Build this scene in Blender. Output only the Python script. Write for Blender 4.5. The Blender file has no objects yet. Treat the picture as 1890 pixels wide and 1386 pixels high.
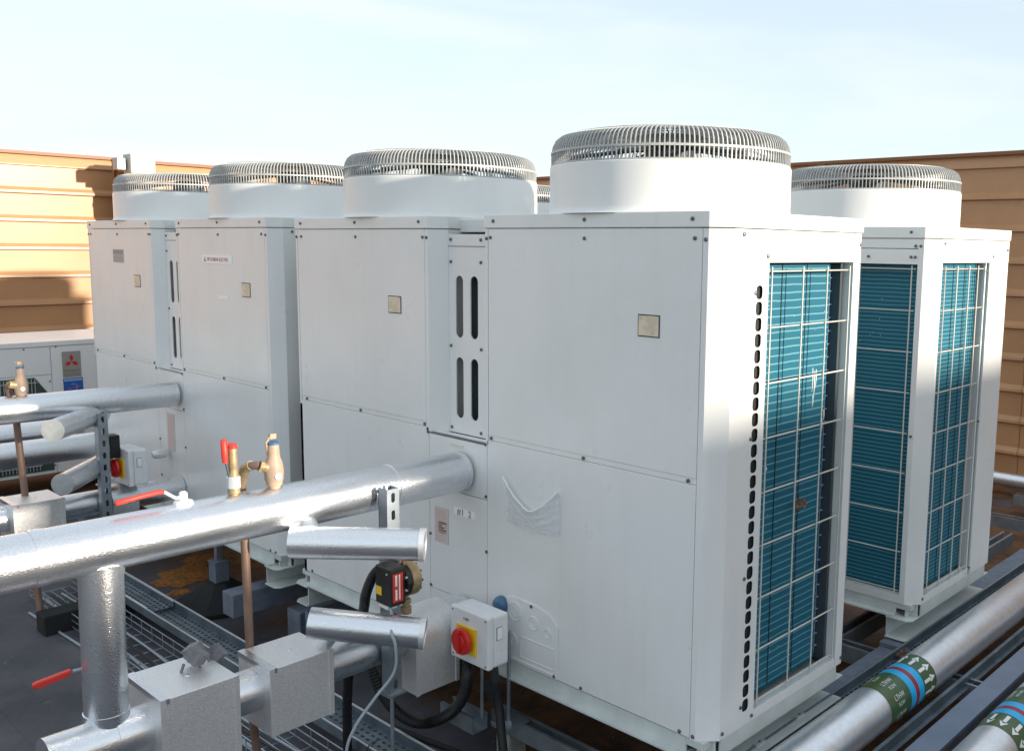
import bpy, bmesh, math, random
from mathutils import Vector, Matrix, noise as mnoise
random.seed(7)
R = math.radians
sc = bpy.context.scene
COL = sc.collection

# ---------------------------------------------------------------- camera
def V(*a): return Vector(a)
yaw, pitch, roll = 0.735, -0.13124, 0.01318
f = V(math.cos(pitch)*math.cos(yaw), math.cos(pitch)*math.sin(yaw), math.sin(pitch))
r0 = f.cross(V(0, 0, 1)).normalized(); u0 = r0.cross(f)
r = math.cos(roll)*r0 + math.sin(roll)*u0
u = -math.sin(roll)*r0 + math.cos(roll)*u0
cd = bpy.data.cameras.new('camera'); cam = bpy.data.objects.new('camera', cd); COL.objects.link(cam)
m = Matrix.Identity(4)
for i in range(3):
    m[i][0], m[i][1], m[i][2] = r[i], u[i], -f[i]
m.translation = V(-1.8974, -1.3189, 1.2676)
cam.matrix_world = m
cd.sensor_width = 36; cd.lens = 1756.97*36/1890
cd.shift_x = -160.9/1890; cd.shift_y = -5.845/1890
cd.clip_start = 0.02; cd.clip_end = 500
sc.camera = cam

# ---------------------------------------------------------------- world and sun
SUN_AZ, SUN_EL = 282.0, 9.0          # math azimuth (from +X), degrees
sv = V(math.cos(R(SUN_AZ))*math.cos(R(SUN_EL)), math.sin(R(SUN_AZ))*math.cos(R(SUN_EL)), math.sin(R(SUN_EL)))
w = bpy.data.worlds.new("World"); sc.world = w; w.use_nodes = True
wn = w.node_tree; N = wn.nodes; Lk = wn.links
bg = N['Background']; bg.inputs[1].default_value = 0.1
sky = N.new('ShaderNodeTexSky'); sky.sky_type = 'NISHITA'; sky.sun_disc = False
sky.sun_elevation = R(SUN_EL+3); sky.sun_rotation = R(90-SUN_AZ+360); sky.altitude = 50; sky.air_density = 1.0; sky.dust_density = .6
tc = N.new('ShaderNodeTexCoord')
mp = N.new('ShaderNodeMapping'); mp.inputs['Scale'].default_value = (1.0, 1.0, 5.0); mp.inputs['Rotation'].default_value = (0.16, -0.10, 0.5)
Lk.new(tc.outputs['Generated'], mp.inputs['Vector'])
nz = N.new('ShaderNodeTexNoise'); nz.inputs['Scale'].default_value = 2.3; nz.inputs['Detail'].default_value = 7; nz.inputs['Roughness'].default_value = .52; nz.inputs['Distortion'].default_value = .5
Lk.new(mp.outputs[0], nz.inputs['Vector'])
cr = N.new('ShaderNodeValToRGB'); cr.color_ramp.elements[0].position = .40; cr.color_ramp.elements[0].color = (.60, .60, .60, 1)
cr.color_ramp.elements[1].position = .66; cr.color_ramp.elements[1].color = (1, 1, 1, 1)
Lk.new(nz.outputs['Fac'], cr.inputs[0])
mx = N.new('ShaderNodeMix'); mx.data_type = 'RGBA'
Lk.new(cr.outputs[0], mx.inputs['Factor']); Lk.new(sky.outputs[0], mx.inputs['A'])
mx.inputs['B'].default_value = (3.68, 4.08, 4.40, 1)
Lk.new(mx.outputs['Result'], bg.inputs[0])
sl = bpy.data.lights.new('sun', 'SUN'); so = bpy.data.objects.new('sun', sl); COL.objects.link(so)
sl.energy = 2.9; sl.angle = R(1.6); sl.color = (1.0, .89, .74)
so.rotation_euler = sv.to_track_quat('Z', 'Y').to_euler(); so.location = (0, -5, 6)
sc.view_settings.view_transform = 'Standard'; sc.view_settings.look = 'None'
sc.view_settings.exposure = 1.32; sc.view_settings.gamma = 1.0
sc.cycles.max_bounces = 8

# ---------------------------------------------------------------- materials
def mat(name, col, rough=.5, metal=0., noise=0., nscale=8., bump=0., bscale=60., spec=.5, coat=0., col2=None, fac=(.4, .6), detail=5, rvar=0.):
    M = bpy.data.materials.new(name); M.use_nodes = True
    t = M.node_tree; n = t.nodes; l = t.links; b = n['Principled BSDF']
    b.inputs['Base Color'].default_value = (*col, 1); b.inputs['Roughness'].default_value = rough; b.inputs['Metallic'].default_value = metal
    b.inputs['Specular IOR Level'].default_value = spec; b.inputs['Coat Weight'].default_value = coat; b.inputs['Coat Roughness'].default_value = .15
    c = n.new('ShaderNodeTexCoord')
    if noise or col2 or rvar:
        z = n.new('ShaderNodeTexNoise'); z.inputs['Scale'].default_value = nscale; z.inputs['Detail'].default_value = detail; z.inputs['Roughness'].default_value = .6
        l.new(c.outputs['Object'], z.inputs['Vector'])
        q = n.new('ShaderNodeValToRGB'); q.color_ramp.elements[0].position = fac[0]; q.color_ramp.elements[1].position = fac[1]
        c2 = col2 if col2 else tuple(x*(1-noise) for x in col)
        q.color_ramp.elements[0].color = (*c2, 1); q.color_ramp.elements[1].color = (*col, 1)
        l.new(z.outputs['Fac'], q.inputs[0])
        if noise or col2: l.new(q.outputs[0], b.inputs['Base Color'])
        if rvar:
            mr = n.new('ShaderNodeMapRange'); mr.inputs['To Min'].default_value = rough-rvar; mr.inputs['To Max'].default_value = rough+rvar
            l.new(z.outputs['Fac'], mr.inputs['Value']); l.new(mr.outputs[0], b.inputs['Roughness'])
    if bump:
        z2 = n.new('ShaderNodeTexNoise'); z2.inputs['Scale'].default_value = bscale; z2.inputs['Detail'].default_value = 3
        l.new(c.outputs['Object'], z2.inputs['Vector'])
        bp = n.new('ShaderNodeBump'); bp.inputs['Strength'].default_value = bump; bp.inputs['Distance'].default_value = .002
        l.new(z2.outputs['Fac'], bp.inputs['Height']); l.new(bp.outputs[0], b.inputs['Normal'])
    return M

def paint(name, col, dirt, rough=.32, streak=.35):
    Mt = bpy.data.materials.new(name); Mt.use_nodes = True; t = Mt.node_tree; n = t.nodes; l = t.links; b = n['Principled BSDF']
    c = n.new('ShaderNodeTexCoord'); gm = n.new('ShaderNodeNewGeometry')
    def nz_(sc3, scale, det=5, rg=.6):
        mp_ = n.new('ShaderNodeMapping'); mp_.inputs['Scale'].default_value = sc3; l.new(gm.outputs['Position'], mp_.inputs[0])
        z = n.new('ShaderNodeTexNoise'); z.inputs['Scale'].default_value = scale; z.inputs['Detail'].default_value = det; z.inputs['Roughness'].default_value = rg; l.new(mp_.outputs[0], z.inputs['Vector']); return z
    def rp(src, a, b_, v0, v1):
        q = n.new('ShaderNodeMapRange'); q.inputs['From Min'].default_value = a; q.inputs['From Max'].default_value = b_; q.inputs['To Min'].default_value = v0; q.inputs['To Max'].default_value = v1; l.new(src, q.inputs['Value']); return q
    st = rp(nz_((1, 1, .09), 22, 5).outputs['Fac'], .50, .78, 0, streak)          # rain streaks
    bl = rp(nz_((1, 1, 1), 3.1, 6).outputs['Fac'], .42, .80, 0, .5)               # soft blotches
    sp = rp(nz_((1, 1, 1), 150, 2, .5).outputs['Fac'], .70, .76, 0, .55)          # flecks
    dz_ = n.new('ShaderNodeSeparateXYZ'); l.new(gm.outputs['Position'], dz_.inputs[0])
    a1 = n.new('ShaderNodeMath'); a1.operation = 'MULTIPLY'; l.new(st.outputs[0], a1.inputs[0]); l.new(rp(nz_((1, 1, .6), 4, 3).outputs['Fac'], .35, .65, .2, 1).outputs[0], a1.inputs[1])
    a2 = n.new('ShaderNodeMath'); a2.operation = 'ADD'; l.new(a1.outputs[0], a2.inputs[0]); l.new(bl.outputs[0], a2.inputs[1])
    a3 = n.new('ShaderNodeMath'); a3.operation = 'ADD'; a3.use_clamp = True; l.new(a2.outputs[0], a3.inputs[0]); l.new(sp.outputs[0], a3.inputs[1])
    m_ = n.new('ShaderNodeMix'); m_.data_type = 'RGBA'; m_.inputs['A'].default_value = (*col, 1); m_.inputs['B'].default_value = (*dirt, 1)
    l.new(a3.outputs[0], m_.inputs['Factor']); l.new(m_.outputs['Result'], b.inputs['Base Color'])
    low = rp(dz_.outputs['Z'], .10, -.03, 0, .55); lw = n.new('ShaderNodeMath'); lw.operation = 'MULTIPLY'; l.new(low.outputs[0], lw.inputs[0]); l.new(rp(nz_((1, 1, .5), 9, 6).outputs['Fac'], .35, .65, .1, 1).outputs[0], lw.inputs[1])
    low.clamp = True; a4 = n.new('ShaderNodeMath'); a4.operation = 'ADD'; a4.use_clamp = True; l.new(a3.outputs[0], a4.inputs[0]); l.new(lw.outputs[0], a4.inputs[1]); l.new(a4.outputs[0], m_.inputs['Factor'])
    rr = rp(nz_((1, 1, 1), 6, 4).outputs['Fac'], .3, .7, rough-.06, rough+.10); l.new(rr.outputs[0], b.inputs['Roughness'])
    bp = n.new('ShaderNodeBump'); bp.inputs['Strength'].default_value = .35; bp.inputs['Distance'].default_value = .006
    l.new(nz_((1, 1, .7), 2.6, 1.5).outputs['Fac'], bp.inputs['Height'])
    b2 = n.new('ShaderNodeBump'); b2.inputs['Strength'].default_value = .12; b2.inputs['Distance'].default_value = .0004; l.new(nz_((1, 1, 1), 700, 1).outputs['Fac'], b2.inputs['Height']); l.new(bp.outputs[0], b2.inputs['Normal'])
    l.new(b2.outputs[0], b.inputs['Normal']); b.inputs['Coat Weight'].default_value = .15; b.inputs['Coat Roughness'].default_value = .2
    return Mt

M = {}
M['white'] = paint('white_enamel', (.79, .80, .79), (.66, .665, .64))
M['lid'] = paint('lid_enamel', (.79, .80, .78), (.64, .64, .60), .34)
M['frame'] = mat('frame_enamel', (.60, .64, .62), .42, noise=.12, nscale=9)
M['shroud'] = paint('shroud_plastic', (.79, .80, .79), (.70, .70, .67), .36, .2)
M['guard'] = mat('guard_wire', (.48, .49, .48), .42, noise=.12, nscale=30)
M['wire'] = mat('cream_wire', (.62, .60, .54), .4)
M['dark'] = mat('dark_interior', (.02, .022, .022), .8)
M['innerpost'] = mat('dark_grey_post', (.05, .065, .075), .5)
M['black'] = mat('black_plastic', (.015, .016, .018), .45, noise=.3, nscale=20)
M['rubber'] = mat('black_rubber', (.012, .013, .015), .75, noise=.3, nscale=12)
M['screw'] = mat('zinc_screw', (.13, .15, .15), .4, .6)
M['seam'] = mat('seam_gap', (.05, .05, .05), .8)
M['galv'] = mat('galvanised_steel', (.40, .45, .50), .42, .75, noise=.25, nscale=14, fac=(.35, .65), rvar=.08)
M['tray'] = mat('tray_steel', (.20, .25, .29), .45, .6, noise=.3, nscale=10)
M['zincrim'] = mat('zinc_rim', (.72, .75, .78), .35, .5)
M['copper'] = mat('copper_tube', (.36, .23, .17), .5, .3, noise=.35, nscale=9, fac=(.3, .7))
M['brass'] = mat('brass', (.46, .34, .19), .5, .4, noise=.3, nscale=40)
M['bronze'] = mat('bronze', (.50, .36, .27), .6, .1, noise=.2, nscale=30)
M['red'] = mat('red_plastic', (.65, .02, .015), .35)
M['redvinyl'] = mat('red_vinyl', (.70, .045, .03), .45)
M['yellow'] = mat('yellow_plate', (.85, .55, .02), .4)
M['boxwhite'] = mat('white_plastic', (.80, .81, .82), .38, noise=.05, nscale=20)
M['label'] = mat('beige_label', (.78, .66, .50), .4, noise=.2, nscale=30)
M['paper'] = mat('white_sticker', (.93, .93, .91), .5)
M['palered'] = mat('faded_red_ink', (.66, .42, .40), .5)
M['redink'] = mat('red_ink', (.50, .02, .05), .4)
M['greyink'] = mat('grey_ink', (.16, .17, .16), .5)
M['blue'] = mat('blue_sticker', (.02, .11, .40), .4)
M['bluepale'] = mat('pale_blue_print', (.22, .38, .62), .4)
M['silverlabel'] = mat('silver_label', (.36, .35, .32), .4, .3)
M['cream'] = mat('cream_paint', (.52, .48, .43), .5, noise=.05)
M['bluecap'] = mat('blue_cap', (.06, .15, .27), .35)
M['arrow'] = mat('band_white', (.80, .82, .80), .45)
M['olive'] = mat('band_olive', (.085, .115, .03), .35, col2=(.03, .10, .05), nscale=7, fac=(.35, .65))
M['cyan'] = mat('band_blue', (.01, .42, .78), .35)
M['crimson'] = mat('band_crimson', (.33, .015, .03), .35)
M['cable'] = mat('grey_cable', (.32, .38, .42), .45)
M['crimsoncable'] = mat('brick_red_sheet', (.26, .05, .03), .6)
M['capgrey'] = mat('stub_cap', (.42, .44, .44), .45, noise=.1, nscale=40)
M['cladding'] = mat('orange_cladding', (.50, .27, .130), .36, noise=.10, nscale=2.4, bump=.03, bscale=3)
M['capping'] = mat('rust_capping', (.22, .09, .035), .5)
M['concrete'] = mat('grey_block', (.16, .19, .24), .7, noise=.2, nscale=20)

def foil(name, col=(.80, .82, .86), rough=.25, bs=300., bd=.0009, big=-.001, metal=.95, grain=.035):
    Mt = bpy.data.materials.new(name); Mt.use_nodes = True; t = Mt.node_tree; n = t.nodes; l = t.links; b = n['Principled BSDF']
    b.inputs['Metallic'].default_value = metal
    c = n.new('ShaderNodeTexCoord')
    z = n.new('ShaderNodeTexNoise'); z.inputs['Scale'].default_value = bs; z.inputs['Detail'].default_value = 1.5
    l.new(c.outputs['Object'], z.inputs['Vector'])
    q = n.new('ShaderNodeValToRGB'); q.color_ramp.elements[0].position = .38; q.color_ramp.elements[1].position = .62
    q.color_ramp.elements[0].color = (*[x*(1-grain*2) for x in col], 1); q.color_ramp.elements[1].color = (*[min(1, x*(1+grain*.5)) for x in col], 1)
    l.new(z.outputs['Fac'], q.inputs[0]); l.new(q.outputs[0], b.inputs['Base Color'])
    bp = n.new('ShaderNodeBump'); bp.inputs['Strength'].default_value = .8; bp.inputs['Distance'].default_value = bd
    l.new(z.outputs['Fac'], bp.inputs['Height'])
    z3 = n.new('ShaderNodeTexNoise'); z3.inputs['Scale'].default_value = 7; z3.inputs['Detail'].default_value = 3
    l.new(c.outputs['Object'], z3.inputs['Vector'])
    b2 = n.new('ShaderNodeBump'); b2.inputs['Strength'].default_value = .4; b2.inputs['Distance'].default_value = .002+big
    l.new(z3.outputs['Fac'], b2.inputs['Height']); l.new(bp.outputs[0], b2.inputs['Normal']); l.new(b2.outputs[0], b.inputs['Normal'])
    mr = n.new('ShaderNodeMapRange'); mr.inputs['To Min'].default_value = rough-.07; mr.inputs['To Max'].default_value = rough+.1
    l.new(z3.outputs['Fac'], mr.inputs['Value']); l.new(mr.outputs[0], b.inputs['Roughness'])
    return Mt
M['foil'] = foil('stucco_foil', (.78, .80, .83))
M['foilbox'] = foil('stucco_foil_box', (.86, .86, .86), .40, 300, .0016, 0.003, .65, .065)
M['alupipe'] = foil('rolled_aluminium', (.80, .82, .85), .34, 60, .0004, .004, .85, .03)

def coilmat(pitch):
    Mt = bpy.data.materials.new('coil_fins'); Mt.use_nodes = True; t = Mt.node_tree; n = t.nodes; l = t.links; b = n['Principled BSDF']
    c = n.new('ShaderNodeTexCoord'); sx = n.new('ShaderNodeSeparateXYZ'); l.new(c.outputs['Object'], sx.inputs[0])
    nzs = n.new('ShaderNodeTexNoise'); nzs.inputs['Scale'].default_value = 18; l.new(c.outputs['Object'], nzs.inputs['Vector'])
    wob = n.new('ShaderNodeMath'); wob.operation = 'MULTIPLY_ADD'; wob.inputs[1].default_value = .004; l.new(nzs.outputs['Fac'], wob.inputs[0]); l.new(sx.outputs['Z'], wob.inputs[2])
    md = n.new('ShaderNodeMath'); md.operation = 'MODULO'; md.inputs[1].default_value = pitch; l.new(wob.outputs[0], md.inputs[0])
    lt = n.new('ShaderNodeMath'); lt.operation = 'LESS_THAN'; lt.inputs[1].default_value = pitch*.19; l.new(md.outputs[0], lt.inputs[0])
    mix = n.new('ShaderNodeMix'); mix.data_type = 'RGBA'; mix.inputs['A'].default_value = (.008, .122, .188, 1); mix.inputs['B'].default_value = (.13, .31, .36, 1)  # pale rows paint the highlights of the fin bends into the colour
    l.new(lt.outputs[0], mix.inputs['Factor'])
    # white specks and dust
    vo = n.new('ShaderNodeTexVoronoi'); vo.inputs['Scale'].default_value = 38; l.new(c.outputs['Object'], vo.inputs['Vector'])
    s2 = n.new('ShaderNodeMath'); s2.operation = 'LESS_THAN'; s2.inputs[1].default_value = .062; l.new(vo.outputs['Distance'], s2.inputs[0])
    n2 = n.new('ShaderNodeTexNoise'); n2.inputs['Scale'].default_value = 5; l.new(c.outputs['Object'], n2.inputs['Vector'])
    g2 = n.new('ShaderNodeMath'); g2.operation = 'GREATER_THAN'; g2.inputs[1].default_value = .55; l.new(n2.outputs['Fac'], g2.inputs[0])
    s3 = n.new('ShaderNodeMath'); s3.operation = 'MULTIPLY'; l.new(s2.outputs[0], s3.inputs[0]); l.new(g2.outputs[0], s3.inputs[1])
    m2 = n.new('ShaderNodeMix'); m2.data_type = 'RGBA'; m2.inputs['B'].default_value = (.55, .66, .68, 1)
    l.new(s3.outputs[0], m2.inputs['Factor']); l.new(mix.outputs['Result'], m2.inputs['A'])
    # fine vertical fins as bump
    wv = n.new('ShaderNodeTexWave'); wv.inputs['Scale'].default_value = 130; wv.bands_direction = 'DIAGONAL' if False else 'X'
    cmb = n.new('ShaderNodeCombineXYZ'); ad = n.new('ShaderNodeMath'); ad.operation = 'ADD'; l.new(sx.outputs['X'], ad.inputs[0]); l.new(sx.outputs['Y'], ad.inputs[1]); l.new(ad.outputs[0], cmb.inputs['X'])
    l.new(cmb.outputs[0], wv.inputs['Vector'])
    bp = n.new('ShaderNodeBump'); bp.inputs['Strength'].default_value = .35; bp.inputs['Distance'].default_value = .001; l.new(wv.outputs['Fac'], bp.inputs['Height'])
    l.new(bp.outputs[0], b.inputs['Normal'])
    l.new(m2.outputs['Result'], b.inputs['Base Color']); b.inputs['Roughness'].default_value = .5; b.inputs['Specular IOR Level'].default_value = .25
    return Mt
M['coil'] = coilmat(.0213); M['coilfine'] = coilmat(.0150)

def roofmat():
    Mt = bpy.data.materials.new('roof_membrane'); Mt.use_nodes = True; t = Mt.node_tree; n = t.nodes; l = t.links; b = n['Principled BSDF']
    c = n.new('ShaderNodeTexCoord')
    def ns(scale, det=6, off=0):
        z = n.new('ShaderNodeTexNoise'); z.inputs['Scale'].default_value = scale; z.inputs['Detail'].default_value = det; z.inputs['Roughness'].default_value = .62
        mpp = n.new('ShaderNodeMapping'); mpp.inputs['Location'].default_value = (off, off*1.7, 0); l.new(c.outputs['Object'], mpp.inputs[0]); l.new(mpp.outputs[0], z.inputs['Vector']); return z
    def ramp(src, a, b_, c1, c2):
        q = n.new('ShaderNodeValToRGB'); q.color_ramp.elements[0].position = a; q.color_ramp.elements[1].position = b_
        q.color_ramp.elements[0].color = (*c1, 1); q.color_ramp.elements[1].color = (*c2, 1); l.new(src, q.inputs[0]); return q
    base = ramp(ns(2.5).outputs['Fac'], .35, .7, (.042, .045, .056), (.105, .102, .115))
    # under and beyond the units the membrane is covered with brown silt
    sp = n.new('ShaderNodeSeparateXYZ'); l.new(c.outputs['Object'], sp.inputs[0])
    xr = n.new('ShaderNodeMapRange'); xr.inputs['From Min'].default_value = -.25; xr.inputs['From Max'].default_value = .35; xr.inputs['To Min'].default_value = -.22; xr.inputs['To Max'].default_value = .12
    l.new(sp.outputs['X'], xr.inputs['Value'])
    ad = n.new('ShaderNodeMath'); ad.operation = 'ADD'; l.new(ns(3.2, 7, 3).outputs['Fac'], ad.inputs[0]); l.new(xr.outputs[0], ad.inputs[1])
    silt = ramp(ad.outputs[0], .47, .62, (0, 0, 0), (1, 1, 1))
    br = ramp(ns(9, 7, 8).outputs['Fac'], .35, .7, (.045, .025, .014), (.20, .085, .028))
    m1 = n.new('ShaderNodeMix'); m1.data_type = 'RGBA'; l.new(silt.outputs[0], m1.inputs['Factor']); l.new(base.outputs[0], m1.inputs['A']); l.new(br.outputs[0], m1.inputs['B'])
    sc_ = ramp(ns(24, 8, 5).outputs['Fac'], .66, .72, (0, 0, 0), (.5, .5, .5))
    m2 = n.new('ShaderNodeMix'); m2.data_type = 'RGBA'; l.new(sc_.outputs[0], m2.inputs['Factor']); l.new(m1.outputs['Result'], m2.inputs['A']); m2.inputs['B'].default_value = (.16, .16, .17, 1)
    l.new(m2.outputs['Result'], b.inputs['Base Color']); b.inputs['Roughness'].default_value = .62
    bp = n.new('ShaderNodeBump'); bp.inputs['Strength'].default_value = .5; bp.inputs['Distance'].default_value = .01; l.new(ns(14, 8).outputs['Fac'], bp.inputs['Height']); l.new(bp.outputs[0], b.inputs['Normal'])
    return Mt
M['roof'] = roofmat()
def sunlit_algae_mat():
    Mt = mat('orange_sunlit_algae', (.42, .17, .03), .8, col2=(.16, .06, .015), nscale=40, fac=(.35, .65)); return Mt  # brown algae stain with sunlight painted into the orange
M['sunlit_algae'] = sunlit_algae_mat()
def plastic_sheet():
    Mt = bpy.data.materials.new('clear_plastic'); Mt.use_nodes = True; b = Mt.node_tree.nodes['Principled BSDF']
    b.inputs['Base Color'].default_value = (.8, .84, .86, 1); b.inputs['Roughness'].default_value = .12; b.inputs['Alpha'].default_value = .42
    b.inputs['Coat Weight'].default_value = .6
    return Mt
M['pouch'] = plastic_sheet()

# ---------------------------------------------------------------- mesh helpers
class MB:
    def __init__(s): s.v = []; s.f = []; s.mi = []
    def add(s, vs, fs, mi=0):
        o = len(s.v); s.v += [tuple(p) for p in vs]
        for q in fs: s.f.append(tuple(o+i for i in q)); s.mi.append(mi)
        return s
    def box(s, x0, x1, y0, y1, z0, z1, mi=0, T=None):
        vs = [V(x, y, z) for z in (z0, z1) for y in (y0, y1) for x in (x0, x1)]
        if T: vs = [T @ p for p in vs]
        return s.add(vs, [(0, 2, 3, 1), (4, 5, 7, 6), (0, 1, 5, 4), (2, 6, 7, 3), (0, 4, 6, 2), (1, 3, 7, 5)], mi)
    def prism(s, poly, z0, z1, mi=0, T=None, axis='z'):
        n = len(poly)
        if axis == 'z': vs = [V(a, b, z0) for a, b in poly]+[V(a, b, z1) for a, b in poly]
        elif axis == 'x': vs = [V(z0, a, b) for a, b in poly]+[V(z1, a, b) for a, b in poly]
        else: vs = [V(a, z0, b) for a, b in poly]+[V(a, z1, b) for a, b in poly]
        if T: vs = [T @ p for p in vs]
        return s.add(vs, [tuple(range(n))[::-1], tuple(range(n, 2*n))]+[(i, (i+1) % n, n+(i+1) % n, n+i) for i in range(n)], mi)
    def tube(s, path, rad, n=16, caps=True, mi=0):
        path = [V(*p) for p in path]; rs = rad if isinstance(rad, (list, tuple)) else [rad]*len(path)
        rings = []; prev = None
        for i, p in enumerate(path):
            if i == 0: t = path[1]-p
            elif i == len(path)-1: t = p-path[i-1]
            else: t = (path[i+1]-p).normalized()+(p-path[i-1]).normalized()
            if t.length < 1e-9: t = prevt
            t.normalize(); prevt = t
            if prev is None: a = t.cross(V(0, 0, 1)) if abs(t.z) < .9 else t.cross(V(1, 0, 0))
            else: a = prev-t*prev.dot(t)
            a.normalize(); prev = a; b = t.cross(a)
            rings.append([p+rs[i]*(math.cos(2*math.pi*k/n)*a+math.sin(2*math.pi*k/n)*b) for k in range(n)])
        o = len(s.v); s.v += [tuple(q) for rr in rings for q in rr]
        for i in range(len(rings)-1):
            for k in range(n):
                s.f.append((o+i*n+k, o+i*n+(k+1) % n, o+(i+1)*n+(k+1) % n, o+(i+1)*n+k)); s.mi.append(mi)
        if caps:
            s.f.append(tuple(o+k for k in range(n))[::-1]); s.mi.append(mi)
            q = o+(len(rings)-1)*n; s.f.append(tuple(q+k for k in range(n))); s.mi.append(mi)
        return s
    def lathe(s, p, axis, prof, n=32, mi=0, caps=True):
        a = V(*axis).normalized(); e = a.cross(V(0, 0, 1)) if abs(a.z) < .9 else V(1, 0, 0); e.normalize(); g = a.cross(e); p = V(*p)
        o = len(s.v)
        for h, rr in prof:
            for k in range(n):
                th = 2*math.pi*k/n; s.v.append(tuple(p+a*h+rr*(math.cos(th)*e+math.sin(th)*g)))
        for i in range(len(prof)-1):
            for k in range(n): s.f.append((o+i*n+k, o+i*n+(k+1) % n, o+(i+1)*n+(k+1) % n, o+(i+1)*n+k)); s.mi.append(mi)
        if caps:
            s.f.append(tuple(o+k for k in range(n))[::-1]); s.mi.append(mi)
            q = o+(len(prof)-1)*n; s.f.append(tuple(q+k for k in range(n))); s.mi.append(mi)
        return s
    def plate(s, cells, T, th, mi=0, n=24):
        """cells: (u0,u1,v0,v1,hole or None); hole=(cu,cv,w,h) stadium/rounded; T(u,v,d)->point; th thickness"""
        for u0, u1, v0, v1, hole in cells:
            if hole is None:
                vs = [T(u0, v0, 0), T(u1, v0, 0), T(u1, v1, 0), T(u0, v1, 0)]; s.add(vs, [(0, 1, 2, 3)], mi); continue
            cu, cv, hw, hh, rd = hole
            inner = []; outer = []
            m_ = n//4
            for qi, (sx_, sy_) in enumerate(((1, 1), (-1, 1), (-1, -1), (1, -1))):
                for k in range(m_+1):
                    th_ = math.pi/2*(qi+k/m_)
                    inner.append((cu+sx_*(hw/2-rd)+rd*math.cos(th_), cv+sy_*(hh/2-rd)+rd*math.sin(th_)))
                    tq = k/m_
                    cor = ((u1, v1), (u0, v1), (u0, v0), (u1, v0))[qi]
                    pa = ((u1, cv), (cu, v1), (u0, cv), (cu, v0))[qi]; pb = ((cu, v1), (u0, cv), (cu, v0), (u1, cv))[qi]
                    if tq < .5: outer.append((pa[0]+(cor[0]-pa[0])*tq*2, pa[1]+(cor[1]-pa[1])*tq*2))
                    else: outer.append((cor[0]+(pb[0]-cor[0])*(tq*2-1), cor[1]+(pb[1]-cor[1])*(tq*2-1)))
            k_ = len(inner)
            vs = [T(a, b, 0) for a, b in outer]+[T(a, b, 0) for a, b in inner]+[T(a, b, th) for a, b in inner]
            fs = [(i, (i+1) % k_, k_+(i+1) % k_, k_+i) for i in range(k_)]+[(k_+i, k_+(i+1) % k_, 2*k_+(i+1) % k_, 2*k_+i) for i in range(k_)]
            s.add(vs, fs, mi)
        return s
    def build(s, name, mats, parent=None, smooth=None, bevel=0, loc=None, recalc=True):
        me = bpy.data.meshes.new(name); me.from_pydata(s.v, [], s.f)
        mats = mats if isinstance(mats, (list, tuple)) else [mats]
        for q in mats: me.materials.append(M[q] if isinstance(q, str) else q)
        me.polygons.foreach_set('material_index', s.mi)
        if recalc:
            b = bmesh.new(); b.from_mesh(me); bmesh.ops.recalc_face_normals(b, faces=b.faces); b.to_mesh(me); b.free()
        if smooth:
            for p in me.polygons: p.use_smooth = True
            me.set_sharp_from_angle(angle=R(smooth))
        me.update()
        o = bpy.data.objects.new(name, me); COL.objects.link(o)
        if parent is not None: o.parent = parent
        if loc is not None: o.location = loc
        if bevel:
            bm_ = o.modifiers.new('bevel', 'BEVEL'); bm_.width = bevel; bm_.segments = 2; bm_.limit_method = 'ANGLE'; bm_.angle_limit = R(40)
        return o

def tag(o, label=None, cat=None, group=None, kind=None):
    if label: o['label'] = label
    if cat: o['category'] = cat
    if group: o['group'] = group
    if kind: o['kind'] = kind
    return o
def empty(name, loc, rz=0, **k):
    o = bpy.data.objects.new(name, None); COL.objects.link(o); o.location = loc; o.rotation_euler = (0, 0, rz); o.empty_display_size = .1
    return tag(o, **k)
def dup(o, parent=None):
    c = o.copy(); COL.objects.link(c); c.parent = parent
    for ch in list(o.children): dup(ch, c)
    return c
FONT = None
def text(s, size, name, mt, parent, T, align='CENTER', extr=.0006, sx=1.0):
    cu = bpy.data.curves.new('t', 'FONT'); cu.body = s; cu.size = size; cu.align_x = align; cu.align_y = 'CENTER'; cu.extrude = extr
    ob = bpy.data.objects.new('t', cu); COL.objects.link(ob)
    me = bpy.data.meshes.new_from_object(ob.evaluated_get(bpy.context.evaluated_depsgraph_get()))
    bpy.data.objects.remove(ob); 
    for v in me.vertices: v.co = T(v.co.x*sx, v.co.y, v.co.z)
    me.materials.clear(); me.materials.append(M[mt]); me.name = name
    o = bpy.data.objects.new(name, me); COL.objects.link(o); o.parent = parent
    return o

# ---------------------------------------------------------------- setting: roof, walls
ROOF = -.36
g = MB()
n_ = 40
g.add([(-14, -12, ROOF), (14, -12, ROOF), (14, 16, ROOF), (-14, 16, ROOF)], [(0, 1, 2, 3)])
tag(g.build('roof_deck', 'roof', recalc=False), kind='structure')
g = MB(); g.add([(-400, -400, -9), (400, -400, -9), (400, 400, -9), (-400, 400, -9)], [(0, 1, 2, 3)])
tag(g.build('ground', mat('distant_ground', (.12, .12, .11), .9), recalc=False), kind='structure')

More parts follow.
